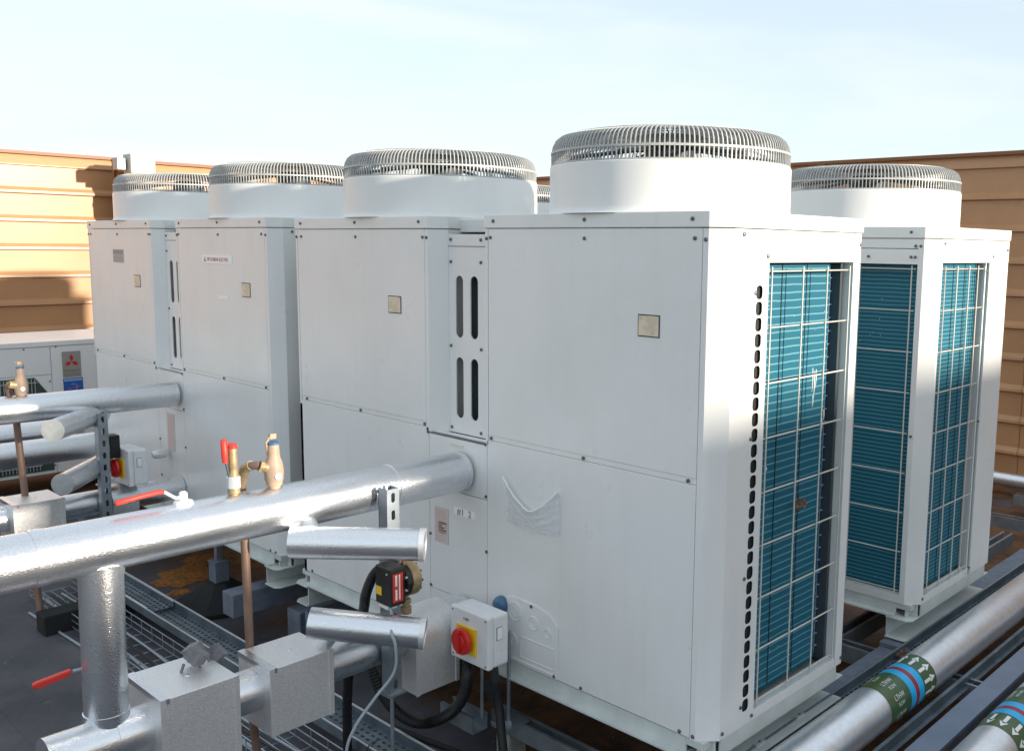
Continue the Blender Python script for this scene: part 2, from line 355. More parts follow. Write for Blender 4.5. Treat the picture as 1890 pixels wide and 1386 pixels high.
for x_, a_ in ((-.93, .01), (-2.0, -.01), (1.02, .0), (3.9, .012)):
    g = MB(); xs = []
    for k in range(41):
        y_ = -11+26*k/40; q = x_+a_*y_+.006*mnoise.noise(V(y_*2.2, x_, 0)); xs.append((q, y_))
    vs = [(q-.055, y_, ROOF+.0012) for q, y_ in xs]+[(q+.055, y_, ROOF+.004) for q, y_ in xs]+[(q+.056, y_, ROOF+.0005) for q, y_ in xs]
    fs = [(i, i+1, 41+i+1, 41+i) for i in range(40)]+[(41+i, 41+i+1, 82+i+1, 82+i) for i in range(40)]
    g.add(vs, fs); tag(g.build('roof_lap', 'roof', recalc=False), kind='structure')
rnd = random.Random(31); g = MB()
for k in range(1500):
    x_ = rnd.uniform(-2.2, 3.5); y_ = rnd.uniform(-1.2, 4.5); s_ = rnd.uniform(.002, .0055); h_ = s_*.8
    a = rnd.random()*6.28; e1 = V(math.cos(a), math.sin(a), 0)*s_; e2 = V(-math.sin(a), math.cos(a), 0)*s_*rnd.uniform(.5, 1)
    p = V(x_, y_, ROOF+.0006)
    g.add([p-e1, p-e2, p+e1, p+e2, p+V(0, 0, h_)], [(0, 1, 4), (1, 2, 4), (2, 3, 4), (3, 0, 4)])
tag(g.build('roof_grit', mat('pale_grit', (.26, .24, .21), .9, noise=.6, nscale=30)), 'pale grit and crumbs scattered over the dark roof', 'grit', kind='stuff')

def clad(name, p0, p1, out, top, label, period=.232, phase=0., posts=()):
    """ribbed sheet wall from p0 to p1 (xy), 'out' unit vector the ribs face; ribs: flat pan, sloped shelf, hem"""
    root = empty(name, (p0[0], p0[1], ROOF), label=label, cat='wall')
    o = V(p0[0], p0[1], ROOF)
    d = V(p1[0]-p0[0], p1[1]-p0[1], 0); L = d.length; d.normalize(); ou = V(out[0], out[1], 0)
    prof = []; z = top-.268-ROOF-phase
    prof += [(0, top-ROOF), (.024, top-ROOF-.085), (.024, top-ROOF-.092), (.002, top-ROOF-.098)]
    while z > .02:
        prof += [(0, z), (.030, z-.030), (.032, z-.050), (0.004, z-.060)]
        z -= period
    prof.append((0, 0))
    mb = MB(); vs = []; fs = []
    nseg = max(1, int(L/3.0))
    for i in range(nseg+1):
        for a, zz in prof: vs.append(d*(L*i/nseg)+ou*a+V(0, 0, zz))
    k = len(prof)
    for i in range(nseg):
        for j in range(k-1): fs.append((i*k+j, (i+1)*k+j, (i+1)*k+j+1, i*k+j+1))
    mb.add(vs, fs)
    mb.build('cladding_sheet', 'cladding', root)
    k_ = .9
    while k_ < L-.1:
        mb = MB(); q_ = [d*k_+ou*.0005, d*k_+ou*.0005+d*.004]
        for zi in range(len(prof)-1):
            (a0, z0_), (a1, z1_) = prof[zi], prof[zi+1]
            vs = [d*k_+ou*(a0+.0015)+V(0, 0, z0_), d*(k_+.005)+ou*(a0+.0015)+V(0, 0, z0_), d*(k_+.005)+ou*(a1+.0015)+V(0, 0, z1_), d*k_+ou*(a1+.0015)+V(0, 0, z1_)]
            mb.add(vs, [(0, 1, 2, 3)])
        mb.build('sheet_lap', 'capping', root, recalc=False)
        k_ += 1.35
    mb = MB()
    a = -ou*.10; b_ = ou*.035
    q = [a, b_, b_+d*L, a+d*L]
    vs = [p+V(0, 0, top-ROOF-.004) for p in q]+[p+V(0, 0, top-ROOF+.022) for p in q]
    mb.add(vs, [(0, 1, 2, 3)[::-1], (4, 5, 6, 7), (0, 1, 5, 4), (1, 2, 6, 5), (2, 3, 7, 6), (3, 0, 4, 7)])
    mb.build('capping', 'capping', root)
    # back skin so the wall has depth
    mb = MB(); q = [-ou*.09, -ou*.05, -ou*.05+d*L, -ou*.09+d*L]
    vs = [p+V(0, 0, 0) for p in q]+[p+V(0, 0, top-ROOF-.006) for p in q]
    mb.add(vs, [(0, 1, 2, 3)[::-1], (4, 5, 6, 7), (0, 1, 5, 4), (1, 2, 6, 5), (2, 3, 7, 6), (3, 0, 4, 7)])
    mb.build('wall_core', 'capping', root)
    for s_ in posts:
        mb = MB(); c0 = d*s_
        mb.prism([(c0-d*.035+ou*.002).to_2d(), (c0+d*.035+ou*.002).to_2d(), (c0+d*.035+ou*.045).to_2d(), (c0-d*.035+ou*.045).to_2d()], 0, top-ROOF-.006)
        mb.build('post', 'capping', root)
    return root
clad('screen_wall', (-6.0, 7.6), (1.78, 7.6), (0, -1), 1.965, 'sunlit yellow ribbed metal screen wall at left behind the far chiller')
clad('screen_wall', (1.44, 7.25), (5.28, 7.25), (0, -1), 1.93, 'ribbed metal screen wall between the cream box and the brown wall, mostly hidden by fans')
clad('screen_wall', (5.28, 7.3), (5.28, -5.0), (-1, 0), 1.965, 'shaded brown ribbed metal screen wall on the right behind the rear chillers', phase=.0, posts=(4.6, 8.2))
# unseen walls added behind the camera, stepped to shade the lower parts
clad('screen_wall', (5.28, -6.3), (1.29, -6.3), (0, 1), 1.845, 'unseen ribbed wall added behind the camera to shade the chiller bases')
clad('screen_wall', (1.29, -6.3), (-6.0, -6.3), (0, 1), 1.56, 'unseen lower ribbed wall added behind the camera, stepped down to keep the upper pipe sunlit')

# ---------------------------------------------------------------- chillers
C = .045; D = .70; LID0 = 1.317; LID1 = 1.357; LEN = 1.978
BOXES = [(0.0, .907, .345), (1.093, 1.978, .345)]
def screw_mesh():
    mb = MB(); mb.lathe((0, 0, 0), (-1, 0, 0), [(-.001, .0052), (.0022, .0052), (.0034, .0036)], 10)
    o = mb.build('screw', 'screw', None, smooth=40); me = o.data; bpy.data.objects.remove(o); return me
SCREW = screw_mesh()
def screws(root, pts, face='x', dx=0):
    for a, b_ in pts:
        o = bpy.data.objects.new('screw', SCREW); COL.objects.link(o); o.parent = root
        if face == 'x': o.location = (-.0008-dx, a, b_)
        elif face == 's': o.location = (C+.0012, a, b_)
        else: o.location = (a, -.0008, b_); o.rotation_euler = (0, 0, R(90))

def guard_mesh():
    mb = MB(); Rr = .350; nb = 168
    prof = [(Rr-.003, 0), (Rr-.003, .038), (Rr-.007, .058), (Rr-.015, .074), (Rr-.029, .085), (Rr-.054, .0915), (.20, .0945), (.10, .0950)]
    for k in range(nb):
        th = 2*math.pi*k/nb; c_, s_ = math.cos(th), math.sin(th)
        pr = prof if k % 2 == 0 else prof[:-1]
        vs = []; hw = .0016; n = len(pr)
        for i, (rr, z) in enumerate(pr):
            # inner offset
            ri = rr-.0045; zi = z-(.0045 if i > 3 else 0.0)
            if i > 4: ri = rr
            for (q, zz) in ((rr, z), (ri, zi)):
                for sg in (-1, 1): vs.append((q*c_-sg*hw*s_, q*s_+sg*hw*c_, zz))
        fs = []
        for i in range(n-1):
            a = 4*i; b_ = a+4
            fs += [(a, a+1, b_+1, b_), (a+2, b_+2, b_+3, a+3), (a, b_, b_+2, a+2), (a+1, a+3, b_+3, b_+1)]
        mb.add(vs, fs)
    def ring(rr, z, h, w_):
        n = 96; o = len(mb.v)
        for k in range(n):
            th = 2*math.pi*k/n; c_, s_ = math.cos(th), math.sin(th)
            for q, zz in ((rr, z-h/2), (rr, z+h/2), (rr-w_, z+h/2), (rr-w_, z-h/2)): mb.v.append((q*c_, q*s_, zz))
        for k in range(n):
            a = o+4*k; b_ = o+4*((k+1) % n)
            for j in range(4): mb.f.append((a+j, a+(j+1) % 4, b_+(j+1) % 4, b_+j)); mb.mi.append(0)
    ring(Rr-.0018, .038, .006, .005); ring(Rr-.002, .002, .006, .006); ring(Rr-.060, .0915, .005, .006)
    ring(.24, .0915, .005, .006); ring(.17, .093, .005, .006); mb.lathe((0, 0, .091), (0, 0, 1), [(0, .105), (.004, .105)], 32)
    o = mb.build('fan_guard', 'guard'); me = o.data; bpy.data.objects.remove(o); return me
GUARD = guard_mesh()
def shroud_mesh():
    mb = MB(); Ro = .3505
    outer = [(Ro+.012, 0), (Ro+.004, .004), (Ro+.001, .010), (Ro, .02), (Ro, .134), (Ro-.003, .137)]
    inner = [(Ro-.010, .137), (Ro-.012, .10), (Ro-.012, -.04)]
    mb.lathe((0, 0, 0), (0, 0, 1), [(z, q) for q, z in outer+inner], 96, caps=False)
    o = mb.build('fan_shroud', 'shroud', None, smooth=35); me = o.data; bpy.data.objects.remove(o); return me
SHROUD = shroud_mesh()
def rotor_mesh():
    mb = MB(); mb.lathe((0, 0, -.02), (0, 0, 1), [(0, .07), (.10, .075), (.13, .06), (.16, .055), (.16, .01)], 24)
    for k in range(4):
        th = R(90*k+20); n = 7; vs = []; 
        for i in range(n):
            a = th+.9*i/(n-1)*1.0
            for rr, dz in ((.07, 0.), (.325, -.02)): vs.append((rr*math.cos(a+(.35 if rr > .1 else 0)), rr*math.sin(a+(.35 if rr > .1 else 0)), .02+.075*i/(n-1)+dz))
        vs2 = [(x, y, z-.004) for x, y, z in vs]; m_ = len(vs)
        fs = [(2*i, 2*i+1, 2*i+3, 2*i+2) for i in range(n-1)]; fs += [tuple(m_+j for j in q[::-1]) for q in fs]
        mb.add(vs+vs2, fs)
    o = mb.build('fan_rotor', 'black', None, smooth=40); me = o.data; bpy.data.objects.remove(o); return me
ROTOR = rotor_mesh()
def motor_mesh():
    mb = MB()
    for k in range(3):
        a = R(60*k+15); c_, s_ = math.cos(a), math.sin(a)
        mb.tube([(-.335*c_, -.335*s_, .03), (-.10*c_, -.10*s_, .06), (.10*c_, .10*s_, .06), (.335*c_, .335*s_, .03)], .006, 8)
    mb.lathe((0, 0, .0), (0, 0, 1), [(0, .07), (.06, .075), (.075, .06), (.076, .01)], 24)
    o = mb.build('motor_mount', 'innerpost', None, smooth=40); me = o.data; bpy.data.objects.remove(o); return me
MOTOR = motor_mesh()
def kid(name, me, parent, loc=(0, 0, 0)):
    o = bpy.data.objects.new(name, me); COL.objects.link(o); o.parent = parent; o.location = loc; return o

def wire_grid(mb, us, vs_, T, ext=.012):
    rr = .0024
    for v_ in vs_: mb.tube([T(us[0]-ext, v_, .0), T(us[-1]+ext, v_, .0)], rr, 6)
    for u_ in us: mb.tube([T(u_, vs_[0]-ext, .0045), T(u_, vs_[-1]+ext, .0045)], rr, 6)

def chiller(loc, rz, kind, label):
    root = empty('chiller_unit', loc, rz, label=label, cat='chiller', group='air cooled chiller units in two rows')
    front = kind == 'front'
    # inner core
    mb = MB()
    for y0, y1, _ in BOXES: mb.box(.075, D-.05, y0+.075, y1-.075, .02, 1.30)
    mb.box(.08, D-.06, .85, 1.15, .02, .645)
    mb.build('inner_casing', 'dark', root)
    if front:
        mb = MB(); mb.box(.0125, .02, .066, 1.912, .003, .655); mb.build('front_frame', 'frame', root)
        for y0, y1, _ in BOXES:
            mb = MB(); mb.box(.0125, .02, y0+.066, y1-.062, .67, 1.312); mb.build('front_frame', 'frame', root)
        # side sheet frame for each box: front returns, chamfers and plain far walls
        for bi, (y0, y1, _) in enumerate(BOXES):
            near, far = y0, y1
            zb = 0 if True else .66
            # near corner post (front strip, chamfer)
            mb = MB()
            z0 = 0 if bi == 0 else .662
            t = .003
            pl = [(0, y0+.0615), (0, y0+C), (C, y0), (.118, y0), (.118, y0+t), (C+t*.5, y0+t), (t, y0+C+t*.5), (t, y0+.0615)]
            mb.prism(pl, z0, LID0-.002)
            # hem at the bottom
            if bi == 0:
                cells = []; zz = .036; ph = .0408
                X0, X1 = .118, .2035
                cells.append((X0, X1, 0, zz, None))
                for k in range(28):
                    cells.append((X0, X1, zz+k*ph, zz+(k+1)*ph, (.162, zz+(k+.5)*ph, .029, .0345, .0105)))
                cells.append((X0, X1, zz+28*ph, 1.2305, None)); cells.append((X0, X1, 1.2305, LID0-.002, None))
                mb.plate(cells, lambda a, b_, d_: (a, y0+d_, b_), .0012)
            else:
                mb.box(.118, .655, y0, y0+.003, z0, LID0-.002)
            mb.build('corner_panel', 'white', root)
            if bi == 0:
                mb = MB(); mb.box(.2035, .6525, y0+.0006, y0+.02, 1.2325, LID0-.002); mb.build('header_panel', 'white', root)
                mb = MB(); mb.box(.2035, .6535, y0+.0006, y0+.03, 0.0, .028); mb.build('sill_panel', 'white', root)
                mb = MB(); mb.prism([(.655, y0), (D-.004, y0), (D, y0+.004), (D, y0+.05), (D-.004, y0+.05), (D-.004, y0+.006), (.661, y0+.006), (.661, y0+.055), (.655, y0+.055)], 0, LID0-.002); mb.build('rear_post', 'white', root)
                # coil
                mb = MB()
                zr = .0243; rows = int((1.25-.03)/zr)
                # corrugated coil face following the side, curving round at the rear
                path = [(.2035, y0+.048), (.60, y0+.048), (.618, y0+.054), (.628, y0+.070), (.63, y0+.10), (.63, y1-.10)]
                zs = [.03+i*.1 for i in range(13)]
                vs = [(x, y, z) for z in zs for x, y in path]; k = len(path)
                mb.add(vs, [(i*k+j, i*k+j+1, (i+1)*k+j+1, (i+1)*k+j) for i in range(len(zs)-1) for j in range(k-1)])
                vs = [(x-.0, y+.02 if j < 2 else y, z) for z in (.03, 1.23) for j, (x, y) in enumerate(path)]
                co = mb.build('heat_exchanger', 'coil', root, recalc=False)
                so_ = co.modifiers.new('solid', 'SOLIDIFY'); so_.thickness = .02; so_.offset = -1
                mb = MB(); mb.box(.122, .2025, y0+.0075, y0+.0095, .005, 1.29); mb.box(.200, .2025, y0+.0095, y0+.045, .005, 1.23); mb.build('dark_backing', 'dark', root)  # black sheet close behind the holes stands in for the shade inside
                mb = MB()
                for xx in (.345, .475): mb.box(xx-.0013, xx+.0013, y0+.0462, y0+.0478, .035, 1.228)
                mb.build('coil_joint', 'dark', co)
                # tube stubs poking out at the coil's end
                mb = MB(); rnd = random.Random(3)
                for i in range(30):
                    z_ = .06+i*.0388; mb.tube([(.626, y0+.06, z_), (.638+rnd.random()*.006, y0+.054, z_+.001)], .0022, 6)
                mb.box(.6255, .6275, y0+.057, y0+.062, .04, 1.21); mb.build('tube_ends', 'bluepale', co)
                mb = MB(); mb.box(.636, .650, y0+.030, y0+.075, .02, 1.24); mb.build('inner_post', 'innerpost', root)
                mb = MB()
                wire_grid(mb, [.219, .376, .506, .636], [.045+.1456*i for i in range(9)], lambda a, b_, d_: V(a, y0+.006-d_*1.2, b_))
                mb.build('wire_guard', 'wire', root, smooth=60)
            # far side wall of the box + rear wall
            mb = MB()
            pl = [(.655, y1), (C, y1), (0, y1-C), (0, y1-.0565), (.003, y1-.0565), (.003, y1-C-.001), (C+.001, y1-.003), (.655, y1-.003)]
            mb.prism(pl, .662 if bi == 0 else 0, LID0-.002); 
            mb.box(D-.003, D, y0+(.052 if bi == 0 else .0), y1, 0, LID0-.002)
            mb.box(.655, D-.003, y1-.003, y1, 0, LID0-.002)
            mb.build('side_panel', 'white', root)
            # upper service panel
            a, b_ = (y0+.0635, y1-.0585)
            mb = MB(); mb.box(0, .012, a, b_, .6925, LID0-.0015); mb.build('service_panel', 'white', root, bevel=.0012)
            mb = MB(); mb.box(.0012, .012, a, b_, .6770, .6922); mb.build('panel_lip', 'lid', root)
            mb = MB()
            mb.box(-.0012, .004, y0+.190, y0+.262, 1.038, 1.096); mb.build('dial_window', 'seam', root)
            mb = MB(); mb.box(-.0024, -.0008, y0+.193, y0+.259, 1.041, 1.093); mb.build('dial_card', 'label', root)
            # lid
            e = .0035
            mb = MB()
            pl = [(-e, y0+C-.002), (C-.002, y0-e), (D+e, y0-e), (D+e, y1+e), (C-.002, y1+e), (-e, y1-C+.002)]
            mb.prism(pl, LID0, LID1)
            mb.build('lid', 'lid', root, bevel=.0025)
        # lower panels
        mb = MB(); mb.box(0, .012, .0635, .8555, .0025, .6755); mb.build('lower_panel', 'white', root, bevel=.0012)
        mb = MB(); mb.box(0, .012, 1.1435, 1.9195, .0025, .6755); mb.build('lower_panel', 'white', root, bevel=.0012)
        mb = MB(); mb.box(0, .012, .8575, 1.1415, .4865, .6625)
        mb.prism([(.0, .8575), (.0, 1.1415), (C-.002, 1.090), (C-.002, .909)], .6565, .6625); mb.build('water_panel', 'white', root, bevel=.0012)
        mb = MB(); mb.box(0, .012, .8575, 1.1415, .137, .4845); mb.build('water_panel', 'white', root, bevel=.0012)
        mb = MB(); mb.box(0, .012, .8575, 1.1415, .0025, .135); mb.build('water_panel', 'white', root, bevel=.0012)
        mb = MB(); mb.prism([(0, 1.978-.0565), (0, 1.978-C), (C, 1.978), (D, 1.978), (D, 1.975), (C, 1.975), (.003, 1.978-C), (.003, 1.978-.0565)], 0, .66); mb.build('side_panel', 'white', root)
        # slotted panel between the boxes
        mb = MB(); yA, yB, yC = .9065, 1.0035, 1.0935
        cells = []
        for ya, yb, cy in ((yA, yC-.0895, .969), (yC-.0895, yC, 1.0405)):
            cells += [(ya, yb, .664, .70, None), (ya, yb, .70, .93, (cy, .8125, .0360, .197, .0178)), (ya, yb, .93, .955, None),
                      (ya, yb, .955, 1.195, (cy, 1.072, .0360, .197, .0178)), (ya, yb, 1.195, 1.300, None)]
        mb.plate(cells, lambda a, b_, d_: (C+.002+d_, a, b_), .004)
        mb.build('slotted_panel', 'white', root)
        mb = MB(); mb.box(C+.0035-.003, C+.0015, .9065, 1.0935, 1.262, 1.2635); mb.build('panel_seam', 'seam', root)
        mb = MB(); mb.box(.12, .125, .9, 1.1, .66, 1.30); mb.box(.10, .11, .935, .955, .68, 1.28); mb.build('dark_backing', 'innerpost', root)
        mb = MB(); mb.box(.10, D-.01, .908, 1.092, 1.333, 1.345); mb.box(.094, .0995, .9075, 1.0925, 1.308, 1.345); mb.build('bridge_plate', 'lid', root)
        screws(root, [(.092, 1.338), (.454, 1.339), (.822, 1.338), (1.181, 1.339), (1.54, 1.339), (1.891, 1.338)], 'x', .0035)
        screws(root, [(.086, 1.291), (.053, 1.288), (.456, 1.289), (.838, 1.290), (.8555, 1.287), (1.145, 1.289), (1.165, 1.290), (1.541, 1.290), (1.893, 1.290), (1.926, 1.289),
               (.836, .6845), (.451, .6845), (.088, .6845), (1.883, .6845), (1.53, .6845), (1.164, .6845), (1.146, .661), (.863, .661), (.861, .497), (.859, .321),
               (1.139, .321), (1.139, .145), (.451, .0105), (.095, .0105), (.052, .011), (1.878, .0105), (1.525, .0105), (1.042, .130), (1.140, .02)], 'x')
        screws(root, [(1.081, 1.284), (.936, 1.283), (1.081, 1.214), (.936, 1.214), (1.082, .946), (.935, .944), (1.081, .680), (.937, .678)], 's')
        screws(root, [(.083, 1.302), (.194, 1.249), (.143, 1.157), (.143, .784), (.135, .414), (.138, .058), (.193, .016), (.056, .016), (.691, 1.283), (.69, .02)], 'y')
    else:
        for bi, (y0, y1, _) in enumerate(BOXES):
            mb = MB(); t = .003
            pl = [(0, y0+.065), (0, y0+C), (C, y0), (.058, y0), (.058, y0+.03), (.055, y0+.03), (.055, y0+t), (C+t*.5, y0+t), (t, y0+C+t*.5), (t, y0+.062), (.03, y0+.062), (.03, y0+.065)]
            mb.prism(pl, 0, LID0-.002); mb.build('corner_panel', 'white', root)
            mb = MB(); mb.box(.058, D, y0+.0006, y0+.02, 1.2325, LID0-.002); mb.build('header_panel', 'white', root)
            mb = MB(); mb.box(.058, .48, y0+.0006, y0+.03, 0, .03); mb.build('sill_panel', 'white', root)
            mb = MB(); mb.prism([(.50, y0), (D-.004, y0), (D, y0+.004), (D, y0+.05), (.506, y0+.05), (.506, y0+.006), (.50, y0+.006)], 0, 1.2315)
            mb.box(.468, .474, y0+.002, y0+.012, .0305, 1.2315); mb.build('rear_post', 'white', root)
            mb = MB()
            path = [(.475, y0+.04), (.09, y0+.04), (.065, y0+.048), (.05, y0+.07), (.048, y0+.10), (.048, y1-.06)]
            zs = [.03+i*.1 for i in range(13)]; k = len(path)
            mb.add([(x, y, z) for z in zs for x, y in path], [(i*k+j, i*k+j+1, (i+1)*k+j+1, (i+1)*k+j) for i in range(len(zs)-1) for j in range(k-1)])
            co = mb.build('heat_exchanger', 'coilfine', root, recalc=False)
            mb = MB()
            for xx in (.15, .255, .36): mb.box(xx-.0013, xx+.0013, y0+.0382, y0+.0398, .035, 1.228)
            mb.build('coil_joint', 'dark', co)
            mb = MB(); wire_grid(mb, [.082, .19, .30, .385, .452], [.045+.1456*i for i in range(9)], lambda a, b_, d_: V(a, y0+.004-d_*1.2, b_)); mb.build('wire_guard', 'wire', root, smooth=60)
            mb = MB(); wire_grid(mb, [y0+.085, y0+.28, y0+.47, y0+.66, y1-.08], [.045+.1456*i for i in range(9)], lambda a, b_, d_: V(.006-d_*1.2, a, b_)); mb.build('wire_guard', 'wire', root, smooth=60)
            mb = MB(); mb.box(.0006, .02, y0+.0655, y1-.0655, 1.282, LID0-.002); mb.box(.0012, .02, y0+.0655, y1-.0655, 1.2265, 1.2795); mb.build('header_panel', 'white', root)
            mb = MB(); mb.box(.0006, .03, y0+.0655, y1-.0655, 0, .03); mb.build('sill_panel', 'white', root)
            mb = MB(); mb.prism([(0, y1-.065), (0, y1-C), (C, y1), (D, y1), (D, y1-.003), (C, y1-.003), (.003, y1-C), (.003, y1-.065)], 0, LID0-.002); mb.box(D-.003, D, y0+.052, y1-.005, 0, LID0-.002); mb.build('side_panel', 'white', root)
            e = .0035; mb = MB()
            mb.prism([(-e, y0+C-.002), (C-.002, y0-e), (D+e, y0-e), (D+e, y1+e), (C-.002, y1+e), (-e, y1-C+.002)], LID0, LID1); mb.build('lid', 'lid', root, bevel=.0025)
            screws(root, [(y0+.075, 1.29), (y0+.056, 1.29), (y0+.09, 1.252), (y0+.075, 1.252), (y0+.25, 1.252), (y0+.055, .62)], 'x')
            screws(root, [(y0+.092, 1.338), (y0+.454, 1.339)], 'x', .0035)
            if bi == 0: screws(root, [(.068, 1.30), (.53, 1.255), (.68, 1.28), (.052, .02), (.485, .62), (.49, .03), (.468, 1.2)], 'y')
    # fans
    for y0, y1, xc in BOXES:
        yc = (.44 if y0 < .5 else 1.50)
        sh = kid('fan_shroud', SHROUD, root, (xc, yc, LID1-.0005))
        g_ = kid('fan_guard', GUARD, sh, (0, 0, .136)); g_.rotation_euler = (0, 0, random.random())
        kid('fan_rotor', ROTOR, sh, (0, 0, .0)).rotation_euler = (0, 0, random.random()*3)
        kid('motor_mount', MOTOR, sh, (0, 0, .13))
    # base: pan, flange rails, corner plates and channel feet
    mb = MB()
    mb.box(.004, D-.004, .02, LEN-.02, -.02, -.0004)
    mb.box(-.024, .03, .075, LEN-.075, -.047, -.042); mb.box(.003, .008, .075, LEN-.075, -.042, -.0004)
    mb.box(D-.03, D+.024, .06, LEN-.06, -.047, -.042)
    for ya in (-.022, LEN+.022-.006):
        mb.box(.055, D-.03, ya+(.024 if ya < 0 else -.024), ya+.006+(.024 if ya < 0 else -.024), -.045, -.0004)
    mb.build('base_frame', 'frame', root)
    for ya in (.055, LEN-.055):
        sg = 1 if ya > 1 else -1
        mb = MB()
        y_in = ya-sg*.045; y_out = ya+sg*.050
        a, b_ = sorted((y_in, y_out))
        c_ = .02
        top = [(-.028, a+(c_ if sg < 0 else 0)), (-.028, b_-(c_ if sg > 0 else 0)), (-.008, b_), (D+.02, b_), (D+.02, a), (-.008, a)]
        mb.prism(top, -.0525, -.0475); mb.prism(top, -.128, -.123)
        wy = y_in if True else y_out
        mb.box(-.020, D+.01, min(wy, wy+sg*.005), max(wy, wy+sg*.005), -.123, -.0525)
        # corner upright
        mb.box(.006, .045, y_out-sg*.035-.0025, y_out-sg*.035+.0025, -.0475, -.001)
        mb.box(.040, .045, min(y_out-sg*.035, y_out-sg*.005), max(y_out-sg*.035, y_out-sg*.005), -.0475, -.001)
        mb.build('channel_foot', 'frame', root, bevel=.001)
        screws_o = [(.012, ya)]
    return root

UA = chiller((0, 0, 0), 0, 'front', 'nearest chiller, with perforated corner panel, plastic pouch and isolator box')
UB = chiller((.002, 2.106, .0075), -.0152, 'front', 'far left chiller carrying the small red and white nameplate')
UC = chiller((1.3136, .033, -.0065), 0, 'back', 'rear chiller on the right showing a dark coil beside a bright coil')
UD = chiller((1.3136, 2.145, -.0065), 0, 'back', 'rear chiller hidden in the row behind, only a sliver of fan guard seen')

# details of the nearest chiller
FX = lambda y0, z0, off=.0008: (lambda a, b_, c_: V(-off-c_, y0-a, z0+b_))
mb = MB()
pts = []; 
mb.prism([(.765, .004), (.765, .200), (.735, .212), (.63, .207), (.575, .195), (.542, .165), (.542, .004)], -.0035, -.0002, axis='x')
cv = mb.build('terminal_cover', 'white', UA, bevel=.0018)
mb = MB()
for cy, cz, rr in ((.725, .165, .030), (.645, .150, .022), (.585, .135, .016), (.735, .075, .02)):
    mb.lathe((-.0033, cy, cz), (-1, 0, 0), [(0, rr), (.0022, rr), (.0022, rr-.0035), (0, rr-.0035)], 28, caps=False)
    mb.lathe((-.0033, cy, cz), (-1, 0, 0), [(0, rr*.55), (.0015, rr*.55), (.0015, rr*.55-.002), (0, rr*.55-.002)], 24, caps=False)
for a in ((.70, .70, .03, .095), (.555, .555, .03, .085)):
    mb.box(-.005, -.0033, a[0]-.0015, a[1]+.0015, a[2], a[3])
mb.box(-.005, -.0033, .555, .70, .0285, .031); mb.box(-.005, -.0033, .555, .70, .092, .095); mb.box(-.0055, -.0033, .55, .76, .013, .016)
mb.build('knockout', 'white', cv, smooth=30)
screws(cv, [(.654, .200), (.556, .0125)], 'x', .0032)
# labels on the nearest chiller
def label(parent, name, y0, y1, z0, z1, mt, x=-.0008):
    mb = MB(); mb.box(x-.0006, x+.0004, y0, y1, z0, z1); return mb.build(name, mt, parent)
lb = label(UA, 'warning_label', 1.045, 1.116, .30, .42, mat('faded_label', (.62, .56, .54), .5))
mb = MB()
rnd = random.Random(5)
for i in range(13):
    z_ = .41-i*.0083; w_ = .058*(.6+.4*rnd.random())
    mb.box(-.0022, -.0014, 1.112-w_, 1.112, z_-.0018, z_+.0018)
mb.box(-.0022, -.0014, 1.052, 1.095, .335, .375)
mb.build('faded_print', mat('faded_red_print', (.60, .44, .42), .5), lb)
lb = label(UA, 'number_sticker', .915, 1.015, .412, .436, 'paper')
text('#1  2', .030, 'marker_writing', 'greyink', lb, FX(.965, .423, .0016), sx=1.1)
label(UA, 'tape_strip', .968, 1.036, .632, .640, mat('yellowed_tape', (.68, .66, .52), .5))
# wrinkled document pouch
mb = MB(); nu, nv = 44, 26; vs = []
for j in range(nv+1):
    for i in range(nu+1):
        a = i/nu; b_ = j/nv
        y = .768-.238*a-(.02*b_*(.5-a))
        rim = .578-.082*math.sin(min(1, a/.52)*math.pi/2) if a < .52 else .496+.082*((a-.52)/.48)**1.3
        bot = .442-.012*math.sin(a*math.pi)
        z = rim*(1-b_)+bot*b_
        fold = mnoise.noise(V(a*5+b_*2, b_*7-a*3, 1.3))+.5*mnoise.noise(V(a*14, b_*12, 4.1))
        x = -.005-.007*abs(fold)*(1-b_*.6)-(.009*math.exp(-b_*9))
        vs.append((x, y, z))
mb.add(vs, [(j*(nu+1)+i, j*(nu+1)+i+1, (j+1)*(nu+1)+i+1, (j+1)*(nu+1)+i) for j in range(nv) for i in range(nu)])
po = mb.build('document_pouch', 'pouch', UA, smooth=60)
mb = MB(); L_ = vs[:nu+1]
mb.tube([(p[0]-.001, p[1], p[2]) for p in L_], .0022, 6); mb.build('pouch_rim', 'paper', po, smooth=60)
# leaf scrap caught in the wire guard, droppings on the coil
mb = MB(); rnd = random.Random(4)
for k in range(26):
    a = rnd.random()*6.28; q = rnd.random()**.7*.028; cx_, cz_ = .435+q*math.cos(a)*1.2, .551+q*math.sin(a)*.75; s_ = .004+rnd.random()*.007; t_ = rnd.random()*3
    mb.add([(cx_-s_*math.cos(t_), .012+rnd.random()*.012, cz_-s_*math.sin(t_)), (cx_+s_*.5*math.sin(t_), .01, cz_-s_*.5*math.cos(t_)), (cx_+s_*math.cos(t_), .014, cz_+s_*math.sin(t_)), (cx_-s_*.5*math.sin(t_), .018, cz_+s_*.5*math.cos(t_))], [(0, 1, 2, 3)])
mb.tube([(.425, .015, .545), (.44, .014, .55), (.452, .018, .556)], .004, 6)
mb.build('leaf_scrap', mat('dead_leaf', (.22, .13, .07), .8, col2=(.10, .07, .05), nscale=150), UA, recalc=False)
mb = MB(); rnd = random.Random(9)
